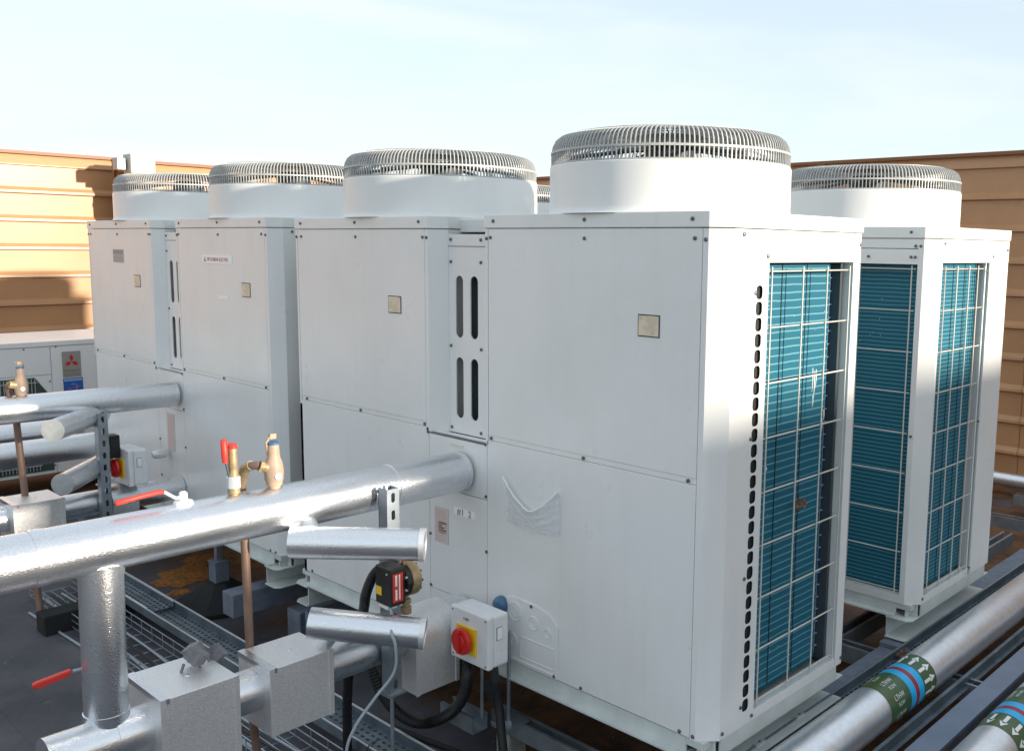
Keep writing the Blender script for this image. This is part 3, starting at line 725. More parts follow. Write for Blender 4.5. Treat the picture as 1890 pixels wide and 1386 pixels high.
for cx_, z0_, z1_ in ((.530, .86, .93), (.541, .84, .92), (.549, .87, .925), (.536, .815, .85), (.596, .735, .775), (.605, .77, .80), (.59, .72, .735), (.30, .665, .677)):
    mb = MB(); mb.tube([(cx_, .0474, z0_), (cx_+.001, .0474, (z0_+z1_)/2), (cx_-.0005, .0474, z1_)], [.0008, .0024, .0016], 6); mb.build('bird_dropping', 'arrow', UA)
# far chiller nameplates
def plate_on(parent, name, y0, y1, z0, z1, mt): return label(parent, name, y0, y1, z0, z1, mt)
np_ = plate_on(UB, 'nameplate', .338, .612, 1.168, 1.203, 'paper')
mb = MB()
def diamonds(mb, cx, cz, s, T):
    for ang in (90, 210, 330):
        a = R(ang); e = V(math.cos(a), math.sin(a)); n = V(-e.y, e.x)
        q = [V(0, 0), e*s*.5+n*s*.29, e*s, e*s*.5-n*s*.29]
        mb.add([T(cx+p.x, cz+p.y, .0002) for p in q]+[T(cx+p.x, cz+p.y, .0012) for p in q], [(4, 5, 6, 7), (0, 1, 5, 4), (1, 2, 6, 5), (2, 3, 7, 6), (3, 0, 4, 7)])
T_ = FX(.475, 1.184, .0014)
diamonds(mb, -.108, -.002, .0125, T_)
mb.build('emblem', 'redink', np_)
text('MITSUBISHI ELECTRIC', .0205, 'nameplate_writing', 'redink', np_, FX(.465, 1.184, .0014), sx=.98)
sp_ = plate_on(UB, 'spec_sticker', 1.474, 1.606, 1.150, 1.216, mat('grey_sticker', (.46, .47, .44), .5))
mb = MB()
mb.box(-.0024, -.0013, 1.48, 1.60, 1.192, 1.212)
for z_ in (1.183, 1.175, 1.167, 1.159): mb.box(-.0024, -.0013, 1.48, 1.60, z_-.002, z_+.001)
mb.build('print_lines', mat('grey_print', (.26, .27, .25), .5), sp_)
tp_ = plate_on(UB, 'tape_patch', .385, .475, 1.02, 1.034, 'paper')
lb = label(UB, 'warning_label', .97, 1.05, .28, .46, mat('faded_label_b', (.62, .59, .57), .5))
mb = MB()
for i in range(18): z_ = .45-i*.0092; mb.box(-.0022, -.0014, .975+.01*rnd.random(), 1.045, z_-.002, z_+.0015)
mb.build('faded_print', 'palered', lb)

# ---------------------------------------------------------------- low unit at far left
lo = empty('condensing_unit', (-2.3, 5.2, -.2), label='low grey unit with emblem sticker and fan grille in front of the yellow wall', cat='condensing unit')
X1_ = 3.2; H_ = .825
mb = MB(); mb.box(0, X1_, .008, .72, 0, H_-.02); mb.build('casing', 'white', lo)
mb = MB(); mb.box(-.004, X1_+.004, -.004, .73, H_-.02, H_+.012); mb.build('top_cover', 'lid', lo, bevel=.003)
mb = MB(); mb.box(1.30, 2.485, 0, .0075, .63, H_-.023); mb.build('service_panel', 'white', lo, bevel=.001)
mb = MB(); mb.box(2.49, X1_, 0, .0075, .0, H_-.023); mb.build('service_panel', 'white', lo, bevel=.001)
mb = MB(); mb.box(1.30, 2.485, 0.001, .0075, .0, .625); mb.build('fan_panel', 'white', lo)
mb = MB(); mb.prism([(1.2, .02), (2.47, .02), (2.47, .50), (2.39, .615), (1.2, .615)], -.002, .001, axis='y'); mb.build('dark_opening', mat('unit_opening', (.04, .07, .06), .6), lo)
mb = MB()
for i in range(63): mb.tube([(1.21+i*.019, -.008, .03), (1.21+i*.019, -.008, .61)], .0022, 5)
for i in range(6): mb.tube([(1.2, -.011, .06+i*.105), (2.40, -.011, .06+i*.105)], .0025, 5)
mb.build('wire_grille', 'guard', lo)
FL = lambda x0, z0, off=.002: (lambda a, b_, c_: V(x0+a, -off-c_, z0+b_))
lab = empty('tmp', (0, 0, 0)); bpy.data.objects.remove(lab)
mb = MB(); mb.box(2.552, 2.662, -.002, .0005, .60, .765); em = mb.build('emblem_label', 'silverlabel', lo)
mb = MB(); diamonds(mb, 0, .005, .046, FL(2.607, .695, .0021)); mb.build('emblem', 'redink', em)
text('MITSUBISHI', .0215, 'emblem_writing', 'greyink', em, FL(2.607, .642, .0022), sx=.85)
text('ELECTRIC', .0215, 'emblem_writing', 'greyink', em, FL(2.607, .617, .0022), sx=.95)
mb = MB(); mb.box(2.552, 2.668, -.002, .0005, .475, .595); bl_ = mb.build('refrigerant_sticker', 'blue', lo)
mb = MB(); mb.box(2.556, 2.664, -.003, -.0019, .575, .590); mb.box(2.556, 2.64, -.003, -.0019, .482, .487)
mb.tube([(2.61+.022*math.cos(R(a)), -.003, .532+.024*math.sin(R(a))) for a in range(200, 500, 15)], .002, 6)
mb.build('sticker_print', 'bluepale', bl_)
mb = MB(); mb.tube([(2.57, -.0028, .526), (2.60, -.0028, .530), (2.62, -.0028, .53), (2.65, -.0028, .54)], .0015, 6); mb.build('sticker_wave', 'redvinyl', bl_)
mb = MB(); mb.box(2.70, 2.755, -.003, 0, .485, .503); mb.build('grip_slot', 'dark', lo)
for a, b_ in ((1.40, .795), (1.9, .795), (2.34, .795), (2.475, .585), (2.475, .05), (2.52, .80), (2.8, .80), (3.15, .8)):
    o = kid('screw', SCREW, lo, (a, -.001, b_)); o.rotation_euler = (0, 0, R(90))
mb = MB()
for xx in (.3, 1.6, 2.9): mb.box(xx-.05, xx+.05, .0, .72, -.16, -.001)
mb.build('foot_rail', 'galv', lo)

# ---------------------------------------------------------------- insulated pipework
def pipe(name, pts, rad, label, mt='foil', joints=(), cat='pipe', group=None, seg=40, ends=True):
    p0 = V(*pts[0]); root = empty(name, p0, 0, label=label, cat=cat, group=group)
    L = [V(*p)-p0 for p in pts]
    mb = MB(); mb.tube(L, rad, seg); mb.build('cladding_jacket', mt, root, smooth=50)
    for j in joints:
        a, b_ = L[0], L[-1]; d = (b_-a).normalized(); c_ = a+d*j
        mb = MB(); mb.tube([c_-d*.014, c_-d*.0135, c_+d*.0135, c_+d*.014], [rad, rad+.0022, rad+.0022, rad], seg, caps=False); mb.build('joint_band', mt, root, smooth=50)
    return root
YU = .97
pA = pipe('insulated_pipe', [(-2.2, YU, .572), (-.012, YU, .560)], .0625, 'large foil clad pipe running left from the nearest chiller, with both safety valves on top', joints=(.98, 1.93), group='foil clad water pipes')
mb = MB(); mb.lathe((2.188-.012, 0, -.012), (1, 0, 0), [(0, .0635), (.012, .0635), (.0125, .05)], 40); mb.build('end_collar', 'foil', pA, smooth=40)
# branch tee down to the lower line
pipe('insulated_pipe', [(-1.087, YU-.0, .520), (-1.093, YU, .14)], .0485, 'vertical foil clad pipe dropping from the upper pipe to the lower pipe', joints=(.012, .37), group='foil clad water pipes')
YL = .955
pL = pipe('insulated_pipe', [(-1.235, YL, .094), (-.012, YL, .094)], .056, 'lower foil clad pipe passing through the square valve boxes to the nearest chiller', group='foil clad water pipes', joints=(.16,))
mb = MB(); mb.lathe((1.14, 0, 0), (1, 0, 0), [(-.10, .056), (-.03, .075), (.05, .075), (.058, .060), (.083, .060)], 40); mb.build('end_sleeve', 'foil', pL, smooth=30)

def valvebox(x0, x1, y0, y1, z0, z1, label, dome=False):
    root = empty('valve_box', ((x0+x1)/2, (y0+y1)/2, z0), label=label, cat='valve box', group='foil clad square valve boxes')
    hx, hy, h = (x1-x0)/2, (y1-y0)/2, z1-z0
    mb = MB()
    if dome:
        n = 14; pl = [(-hy, 0), (hy, 0)]+[(hy*math.cos(math.pi*i/n), h-hy*1.0+hy*math.sin(math.pi*i/n)) for i in range(n+1)]
        mb.prism(pl, -hx, hx, axis='x')
    else: mb.box(-hx, hx, -hy, hy, 0, h)
    mb.build('box_cover', 'foilbox', root, bevel=.0015, smooth=30 if dome else None)
    e = .0022; ww = .012
    zt = h-hy if dome else h+e
    for sx_ in (-1, 1):
        mb = MB(); xa, xb = sorted((sx_*(hx+e), sx_*(hx-ww)))
        mb.box(xa, xb, -hy-e, -hy+.001, -.001, zt); mb.build('edge_angle', 'foilbox', root, bevel=.0008)
    if not dome:
        mb = MB(); mb.box(-hx-.0012, -hx+.02, -hy-.0012, hy+.0012, h-.012, h+.0012); mb.build('foil_tape', 'foil', root)
        mb = MB(); mb.lathe((hx*.1, -hy*.1, h), (0, 0, 1), [(0, .006), (.002, .005), (.0025, .002)], 10); mb.build('cover_rivet', 'foil', root)
    return root
valvebox(-1.01, -.818, .862, 1.065, -.095, .192, 'nearest foil box on the lower pipe, with a clamp on its lid')
valvebox(-.728, -.545, .87, 1.04, -.012, .172, 'smaller foil box on the lower pipe, second from the left')
valvebox(-.268, -.110, .865, 1.035, -.062, .178, 'round topped foil box beside the isolator switch', dome=True)
# clamp bits on the first box
cl = empty('pipe_clamp', (-.865, .99, .193), R(20), label='crumpled grey plastic clamp lying on the nearest foil box', cat='clamp')
mb = MB()
for (a, b_, c_, d_, e_, f_, rx) in ((-.05, -.01, -.02, .02, .02, .05, .5), (-.005, .03, -.025, .015, .015, .05, -.4), (.035, .06, -.02, .02, .02, .055, .7)):
    mb.box(a, b_, c_, d_, e_, f_, T=Matrix.Rotation(rx, 4, 'X') @ Matrix.Rotation(rx*.6, 4, 'Y'))
mb.tube([(-.04, .0, .02), (-.045, .005, .0)], .004, 6); mb.tube([(.0, -.005, .02), (-.003, -.015, .0)], .004, 6); mb.tube([(.03, .0, .02), (.035, -.01, .0)], .004, 6)
mb.build('clamp_body', mat('grey_clamp', (.22, .22, .24), .5, noise=.3, nscale=40), cl)

def stub(p, d, L, rad, label, cap_start=False, cap_end=True, neck=None):
    root = empty('capped_stub', p, 0, label=label, cat='pipe stub', group='short insulated strainer stubs')
    d = V(*d).normalized(); mb = MB()
    mb.tube([V(0, 0, 0), d*L], rad, 40); mb.build('cladding_jacket', 'foil', root, smooth=50)
    mb = MB()
    if cap_end: mb.lathe(d*L-d*.012, d, [(0, rad+.0015), (.014, rad+.0015), (.0145, rad-.004), (.009, rad-.006), (.009, .001)], 40)
    if cap_start: mb.lathe(d*.004, -d, [(0, rad+.001), (.006, rad+.001), (.007, rad-.004), (.007, .001)], 40)
    mb.build('end_cap', 'foilbox' if cap_end else 'capgrey', root, smooth=40)
    if neck:
        mb = MB(); mb.tube([V(0, 0, 0)+d*.07, V(*neck)], .026, 20); mb.build('neck', 'foil', root, smooth=50)
    return root
stub((-.625, .93, .478), (.72, -.69, -.03), .352, .0435, 'upper capped foil stub under the large pipe beside the slotted strut', neck=(.05, .03, .06))
stub((-.605, .88, .262), (.72, -.69, -.115), .305, .0415, 'lower capped foil stub in front of the round topped box', neck=(.06, .05, -.10))
stub((-.60, 2.765, .518), (.70, .70, 0), .40, .0435, 'upper white capped stub under the far left pipe', cap_start=True, cap_end=False)
stub((-.565, 2.80, .287), (.70, .70, .02), .36, .0435, 'lower white capped stub beside the far isolator', cap_start=True, cap_end=False)

# far left pipe group
YB = 3.025
pipe('insulated_pipe', [(-2.2, YB, .585), (-.0, YB, .572)], .057, 'upper foil clad pipe ending at the far left chiller', group='foil clad water pipes')
pipe('insulated_pipe', [(-2.2, 3.03, .125), (.012, 3.03, .13)], .054, 'lower foil clad pipe ending at the far left chiller, behind the red lever', group='foil clad water pipes', joints=(1.62,))
valvebox(-.71, -.52, 2.93, 3.12, -.055, .20, 'square foil box on the far lower pipe')
rb = empty('pipe_clamp', (-.26, 3.03, .13), label='wide foil collar with strap on the far lower pipe', cat='clamp')
mb = MB(); mb.tube([(-.06, 0, 0), (-.055, 0, 0), (.055, 0, 0), (.06, 0, 0)], [.056, .068, .068, .056], 40); mb.box(-.055, .055, -.067, -.03, -.13, -.01); mb.build('collar', 'foil', rb, smooth=40)
pipe('insulated_pipe', [(-3, 3.95, .205), (.0, 3.95, .20)], .066, 'foil clad pipe crossing behind the white capped stubs', group='foil clad water pipes')
pipe('insulated_pipe', [(-3, 4.22, .255), (.0, 4.22, .25)], .062, 'foil clad pipe furthest back, just above the crossing pipe', group='foil clad water pipes')

# strut posts
def strut_post(x, y, z0, z1, label, rz=0):
    root = empty('strut_post', (x, y, z0), rz, label=label, cat='strut', group='slotted steel strut posts')
    h = z1-z0; w_ = .0205
    mb = MB(); t = .0025
    cells = []; n = int(h/.05); ph = h/n
    for k in range(n): cells.append((-w_, w_, k*ph, (k+1)*ph, (0, (k+.5)*ph, .0125, .028, .006)))
    mb.plate(cells, lambda a, b_, d_: (a, -w_+d_, b_), t, n=16)
    mb.box(-w_, -w_+t, -w_+.0004, w_, 0, h); mb.box(w_-t, w_, -w_+.0004, w_, 0, h)
    mb.box(-w_, -.011, w_-t, w_+.0002, 0, h); mb.box(.011, w_, w_-t, w_+.0002, 0, h)
    mb.build('slotted_channel', 'galv', root)
    if z0 > ROOF+.1:
        mb = MB(); mb.box(-.03, .03, -.03, .03, -.006, 0); mb.tube([(0, 0, -.006), (0, 0, ROOF-z0)], .006, 10); mb.build('threaded_leg', 'galv', root)
    else:
        mb = MB(); mb.box(-.06, .06, -.06, .06, -.006, 0); mb.build('base_plate', 'galv', root)
    return root
strut_post(-.352, .872, -.015, .587, 'slotted steel strut holding up the large pipe near the chiller')
strut_post(-.352, 2.95, ROOF+.007, .535, 'slotted steel strut holding up the far left pipe')

# safety valve, air valve, lever on the large pipe
zt = .567+.0605
rv = empty('relief_valve', (-.645, YU, zt), label='bronze relief valve with elbow and blue band on the large pipe', cat='valve', group='bronze relief valves on the pipes')
mb = MB(); mb.lathe((0, 0, -.012), (0, 0, 1), [(0, .016), (.014, .016), (.016, .021), (.024, .021), (.03, .024), (.055, .0255), (.075, .0225), (.092, .0165), (.118, .0155), (.126, .014)], 24); mb.build('valve_body', 'bronze', rv, smooth=50)
mb = MB(); mb.lathe((0, 0, .112), (0, 0, 1), [(0, .0158), (.006, .0158), (.008, .010)], 20); mb.build('blue_band', 'bluecap', rv, smooth=40)
mb = MB(); mb.tube([(-.014, .004, .085), (-.018, .003, .118), (-.008, 0, .134), (.004, 0, .138)], [.003, .0035, .004, .003], 8); mb.box(-.010, .008, -.005, .005, .127, .141); mb.build('test_lever', 'bronze', rv, bevel=.001)
mb = MB(); mb.tube([(-.018, 0, .052), (-.034, .004, .058)], [.0145, .0125], 16); mb.tube([(-.030, .003, .056), (-.037, .005, .059)], .0150, 6); mb.build('outlet_union', 'brass', rv, smooth=40)
mb = MB(); mb.tube([(-.020, 0, .03), (-.02, -.012, .045)], .002, 4); mb.lathe((-.001, -.0245, .03), (0, -1, 0), [(0, .009), (.0015, .009)], 16); mb.build('valve_tag', 'paper', rv, smooth=40)
dp = empty('discharge_pipe', (-.68, YU+.04, ROOF), label='thin copper discharge pipe dropping from the relief valve behind the large pipe', cat='pipe', group='copper discharge pipes')
h0 = zt-ROOF
pth = [(0, 0, 0), (-.004, .045, .30), (-.008, .05, h0-.07), (-.013, .045, h0+.02), (-.015, .02, h0+.045), (-.012, -.012, h0+.058), (.0, -.034, h0+.060)]
mb = MB(); mb.tube(pth, [.0115, .0115, .0112, .0110, .0108, .0105, .0105], 16); mb.build('copper_tube', 'copper', dp, smooth=60)
mb = MB(); mb.tube([(-.0135, .042, h0+.005), (-.0155, .02, h0+.045), (-.012, -.010, h0+.058)], [.0126, .0134, .0126], 16); mb.build('elbow', 'brass', dp, smooth=60)
av = empty('drain_valve', (-.757, YU, zt), label='small upright valve with red handle on the large pipe', cat='valve')
mb = MB(); mb.lathe((0, 0, -.012), (0, 0, 1), [(0, .012), (.012, .012), (.014, .0155), (.03, .0155), (.045, .013), (.060, .0135), (.075, .0105), (.08, .0115), (.125, .0115), (.13, .010)], 20); mb.build('valve_body', 'brass', av, smooth=40)
mb = MB(); mb.lathe((0, 0, .028-.012), (0, 0, 1), [(0, .0178), (.028, .0172), (.03, .015)], 20); mb.build('nickel_ring', 'zincrim', av, smooth=40)
mb = MB(); mb.lathe((0, 0, .118), (0, 0, 1), [(0, .0128), (.008, .0128), (.012, .009), (.014, .002)], 20); mb.build('red_cap', 'redvinyl', av, smooth=40)
mb = MB(); mb.tube([(-.022, -.004, .085), (-.023, -.004, .10), (-.024, -.004, .142), (-.024, -.004, .146)], [.007, .008, .0085, .004], 10); mb.build('handle', 'redvinyl', av, smooth=60)
mb = MB(); mb.tube([(-.012, -.002, .04), (-.016, -.004, .06), (-.022, -.004, .09)], .0028, 8); mb.build('handle_stem', 'screw', av, smooth=60)
lv = empty('valve_lever', (-.888, YU, .5695+.06), label='red sleeved lever with white hub on top of the large pipe', cat='lever', group='red valve levers')
mb = MB(); mb.lathe((0, 0, -.006), (0, 0, 1), [(0, .024), (.010, .022), (.012, .011), (.030, .010), (.034, .006)], 20); mb.build('hub', 'boxwhite', lv, smooth=40)
mb = MB(); mb.tube([(0, 0, .013), (-.02, -.002, .015), (-.045, -.004, .034), (-.06, -.004, .037)], .0042, 8); mb.build('stem', 'boxwhite', lv, smooth=60)
mb = MB(); mb.tube([(-.048, -.004, .0355), (-.06, -.004, .0375), (-.10, -.005, .035), (-.158, -.006, .030), (-.162, -.006, .0295)], [.005, .006, .006, .0065, .003], 10); mb.build('red_sleeve', 'redvinyl', lv, smooth=60)
# flat red lever on the lower pipe
lv = empty('valve_lever', (-1.10, 1.0, .15), label='flat red lever at lower left behind the vertical pipe', cat='lever', group='red valve levers')
mb = MB(); mb.tube([(.0, .0, -.02), (0, 0, .118)], .007, 10); mb.tube([(0, 0, .116), (-.05, .004, .118)], .005, 8); mb.build('stem', 'galv', lv, smooth=60)
mb = MB(); mb.prism([(-.135, .108), (-.128, .102), (-.055, .112), (-.053, .126), (-.128, .119), (-.135, .116)], -.004, .010, axis='y'); mb.build('handle', 'redvinyl', lv, bevel=.003)

# far relief valve and its discharge pipe
rv2 = empty('relief_valve', (-.625, YB, .575+.056), label='bronze relief valve with blue band on the far left pipe', cat='valve', group='bronze relief valves on the pipes')
mb = MB(); mb.lathe((0, 0, -.012), (0, 0, 1), [(0, .016), (.014, .016), (.016, .021), (.024, .021), (.03, .024), (.055, .0255), (.075, .0225), (.092, .0165), (.118, .0155), (.126, .014)], 24); mb.build('valve_body', 'bronze', rv2, smooth=50)
mb = MB(); mb.lathe((0, 0, .112), (0, 0, 1), [(0, .0158), (.006, .0158), (.008, .010)], 20); mb.build('blue_band', 'bluecap', rv2, smooth=40)
mb = MB(); mb.tube([(.012, 0, .10), (.014, 0, .125), (-.004, 0, .134), (-.018, 0, .138)], [.003, .0035, .004, .003], 8); mb.box(-.010, .010, -.005, .005, .127, .141); mb.build('test_lever', 'brass', rv2, bevel=.001)
mb = MB(); mb.tube([(-.018, 0, .045), (-.042, 0, .050)], [.017, .015], 16); mb.build('outlet_union', 'brass', rv2, smooth=40)
mb = MB(); mb.lathe((-.001, -.0245, .03), (0, -1, 0), [(0, .009), (.0015, .009)], 16); mb.build('valve_tag', 'paper', rv2, smooth=40)
dp2 = empty('discharge_pipe', (-.605, 3.02, ROOF), label='thin copper discharge pipe at far left, foot standing on the grey roof', cat='pipe', group='copper discharge pipes')
h0 = .575+.056-ROOF
mb = MB(); mb.tube([(0, 0, 0), (-.01, .05, .35), (-.03, .06, h0-.1), (-.05, .06, h0+.02), (-.055, .03, h0+.045), (-.05, .005, h0+.05)], .0135, 16); mb.build('copper_tube', 'copper', dp2, smooth=60)

# differential pressure switch between the stubs
sw = empty('pressure_switch', (-.375, .80, .335), label='black switch with red and yellow labels on a brass disc between the capped stubs', cat='switch', group='black pressure switches')
mb = MB(); mb.lathe((.018, 0, .005), (1, 0, 0), [(0, .046), (.003, .0485), (.026, .0485), (.030, .044)], 40); mb.build('brass_disc', 'brass', sw, smooth=40)
mb = MB()
for k in range(10): a = R(36*k); mb.lathe((.046, .0415*math.cos(a), .005+.0415*math.sin(a)), (1, 0, 0), [(0, .004), (.006, .004)], 8)
mb.build('disc_bolts', 'screw', sw)
mb = MB(); mb.lathe((.0, 0, .005), (1, 0, 0), [(0, .047), (.018, .047)], 8); mb.build('black_flange', 'black', sw, bevel=.001)
mb = MB(); mb.box(-.052, .0, -.034, .036, -.052, .056); mb.build('switch_housing', 'black', sw, bevel=.004)
mb = MB(); mb.box(-.044, -.010, -.0352, -.0342, -.040, .040); rl = mb.build('red_label', 'redvinyl', sw)
mb = MB(); mb.box(-.036, -.030, -.0358, -.0350, .005, .036); mb.box(-.024, -.020, -.0358, -.0350, -.034, .036); mb.box(-.036, -.030, -.0358, -.0350, -.034, -.004); mb.build('label_print', 'paper', rl)
mb = MB(); mb.box(-.0532, -.0522, .006, .030, -.026, -.002); mb.build('yellow_label', 'yellow', sw)
mb = MB(); mb.lathe((-.0515, -.020, .040), (-1, 0, 0), [(0, .003), (.003, .003)], 8); mb.lathe((-.001, -.036, .022), (-1, 0, 0), [(-.004, .004), (.002, .004)], 8); mb.lathe((-.001, -.036, -.014), (-1, 0, 0), [(-.004, .004), (.002, .004)], 8); mb.build('housing_screws', 'zincrim', sw)
mb = MB(); mb.tube([(.020, -.004, .048), (.018, -.004, .075)], .010, 6); mb.build('top_fitting', 'brass', sw)
mb = MB(); mb.tube([(.024, 0, -.04), (.024, 0, -.058)], .008, 12); mb.tube([(.024, 0, -.054), (.024, 0, -.068)], .0145, 6); mb.tube([(.024, 0, -.068), (.024, 0, -.082)], .009, 12); mb.tube([(.024, 0, -.076), (.024, 0, -.096)], .0155, 8); mb.build('brass_fittings', 'brass', sw)
mb = MB(); mb.box(-.050, -.020, -.02, .024, -.062, -.0525); mb.build('gland_plate', 'boxwhite', sw)
sw2 = empty('pressure_switch', (-.30, 3.0, .375), label='black pressure switch beside the far strut post', cat='switch', group='black pressure switches')
mb = MB(); mb.box(-.02, .03, -.03, .03, -.05, .05); mb.build('switch_housing', 'black', sw2, bevel=.004)
mb = MB(); mb.lathe((-.045, 0, .0), (1, 0, 0), [(0, .044), (.025, .044)], 32); mb.build('brass_disc', 'brass', sw2, smooth=40)

# isolators
def isolator(loc, label, stand=True):
    root = empty('isolator_switch', loc, label=label, cat='isolator', group='white isolator switches')
    W_, H2, Dp = .168, .158, .082      # y width, height, depth x
    mb = MB(); mb.box(.022, Dp, -W_/2, W_/2, 0, H2); mb.build('housing', 'boxwhite', root, bevel=.007)
    mb = MB(); mb.box(0, .0215, -W_/2-.0015, W_/2+.0015, -.0015, H2+.0015); mb.build('front_cover', 'boxwhite', root, bevel=.005)
    mb = MB(); mb.box(-.006, .001, -.036, .052, .028, .112); mb.build('yellow_plate', 'yellow', root, bevel=.002)
    mb = MB(); mb.lathe((-.006, .009, .071), (-1, 0, 0), [(0, .020), (.009, .020), (.010, .039), (.013, .041), (.021, .040), (.0235, .037), (.024, .022), (.027, .021), (.0275, .004)], 40)
    mb.box(-.0375, -.0325, .004, .014, .038, .104)
    mb.build('rotary_knob', 'red', root, smooth=35)
    T = lambda a, b_, c_: V(-.0008-c_, .012-a, .132+b_)
    text('I ON', .011, 'cover_writing', 'greyink', root, T)
    mb = MB(); mb.box(.034, .056, -W_/2-.0012, -W_/2+.001, .082, .122); sb = mb.build('side_sticker', 'greyink', root)
    mb = MB(); mb.box(.036, .055, -W_/2-.002, -W_/2-.0011, .084, .120); mb.build('sticker_face', 'paper', sb)
    mb = MB()
    for cz, cx_ in ((.05, .066), (.10, .069)): mb.lathe((cx_-.002, -W_/2+.0005, cz), (0, -1, 0), [(0, .012), (.0015, .012), (.0015, .010), (0, .010)], 20, caps=False)
    mb.build('knockout', 'boxwhite', root)
    mb = MB()
    for yy in (-.074, .074):
        for zz in (.010, .148): mb.lathe((-.0002, yy, zz), (-1, 0, 0), [(-.001, .003), (.001, .003)], 8)
    mb.build('cover_screws', 'screw', root)
    return root
isolator((-.152, .765, .037), 'white isolator with red knob in front of the nearest chiller')
i2 = isolator((-.268, 3.0-.02, .205), 'white isolator with red knob beside the far strut post')
i2.rotation_euler = (0, 0, 0)
# isolator stand
st = empty('threaded_stand', (-.02, .755, -.195), label='thin steel rods standing on the galvanised channel behind the isolator', cat='stand')
mb = MB(); mb.tube([(.0, -.02, 0), (.0, -.02, .30)], .006, 10); mb.tube([(-.03, .07, 0), (-.03, .07, .25)], .006, 10); mb.build('rod', 'galv', st, smooth=60)
mb = MB(); mb.box(-.03, .06, -.05, .03, -.004, .004); mb.tube([(0, -.02, .004), (0, -.02, .014)], .012, 6); mb.build('washer_plate', 'galv', st)
# blue topped gland on the chiller face
gl = empty('cable_gland', (-.001, .785, .172), label='blue domed cable gland on the chiller face behind the isolator', cat='cable gland')
mb = MB(); mb.lathe((0, 0, 0), (-1, 0, 0), [(0, .027), (.012, .027), (.022, .022), (.026, .010)], 24); mb.build('gland_cap', 'bluecap', gl, smooth=50)
gl = empty('cable_gland', (-.002, 3.15, .275), label='grey cable gland on the far chiller face by its isolator', cat='cable gland')
mb = MB(); mb.lathe((0, 0, 0), (-1, 0, 0), [(0, .022), (.03, .022), (.05, .018), (.06, .012)], 16); mb.build('gland_cap', 'zincrim', gl, smooth=50)

# cables
def cable(name, pts, rad, mt, label, corr=False, cat='cable', n=10):
    # Catmull-Rom through points
    P = [V(*p) for p in pts]; P = [P[0]*2-P[1]]+P+[P[-1]*2-P[-2]]; out = []
    steps = 14 if not corr else 26
    for i in range(1, len(P)-2):
        for k in range(steps):
            t = k/steps; a, b_, c_, d_ = P[i-1:i+3]
            out.append(.5*((2*b_)+(c_-a)*t+(2*a-5*b_+4*c_-d_)*t*t+(3*b_-a-3*c_+d_)*t**3))
    out.append(P[-2]); o0 = out[0].copy()
    rs = [rad*(1+(.09 if i % 2 else -.06)) for i in range(len(out))] if corr else [rad]*len(out)
    root = empty(name, o0, label=label, cat=cat)
    mb = MB(); mb.tube([p-o0 for p in out], rs, n); mb.build('cable_sheath' if not corr else 'conduit_sheath', mt, root, smooth=60 if not corr else 25)
    return root
cable('grey_cable', [(-.405, .80, .288), (-.435, .75, .272), (-.472, .70, .25), (-.474, .68, .215), (-.472, .69, .14), (-.515, .72, .07), (-.562, .74, .003), (-.585, .75, -.065), (-.58, .76, -.20), (-.56, .78, -.35)], .0042, 'cable', 'thin grey cable hanging from the pressure switch across the lower stub')
cable('corrugated_conduit', [(-.115, .81, .045), (-.115, .815, -.02), (-.09, .86, -.11), (-.085, .93, -.20), (-.135, .99, -.24), (-.205, 1.02, -.205), (-.27, 1.04, -.11), (-.31, 1.05, .02), (-.33, 1.04, .12)], .017, 'black', 'thick black ribbed conduit looping down from the isolator', corr=True, n=14)
cable('corrugated_conduit', [(-.355, .84, .375), (-.385, .89, .345), (-.40, .92, .28), (-.40, .94, .21), (-.40, 1.02, .0), (-.36, 1.10, -.30)], .014, 'black', 'black ribbed conduit hanging behind the pressure switch', corr=True, n=14)
cable('black_cable', [(-.105, .71, .035), (-.105, .70, -.03), (-.10, .69, -.10), (-.11, .66, -.22), (-.12, .62, -.34)], [.014][0], 'black', 'thick black cable hanging straight down below the isolator')
gb = empty('cable_boot', (-.105, .71, -.02), label='black tapered cable boot under the isolator', cat='cable boot')
mb = MB(); mb.lathe((0, 0, -.055), (0, 0, 1), [(0, .016), (.03, .024), (.057, .026)], 20); mb.build('boot', 'black', gb, smooth=50)

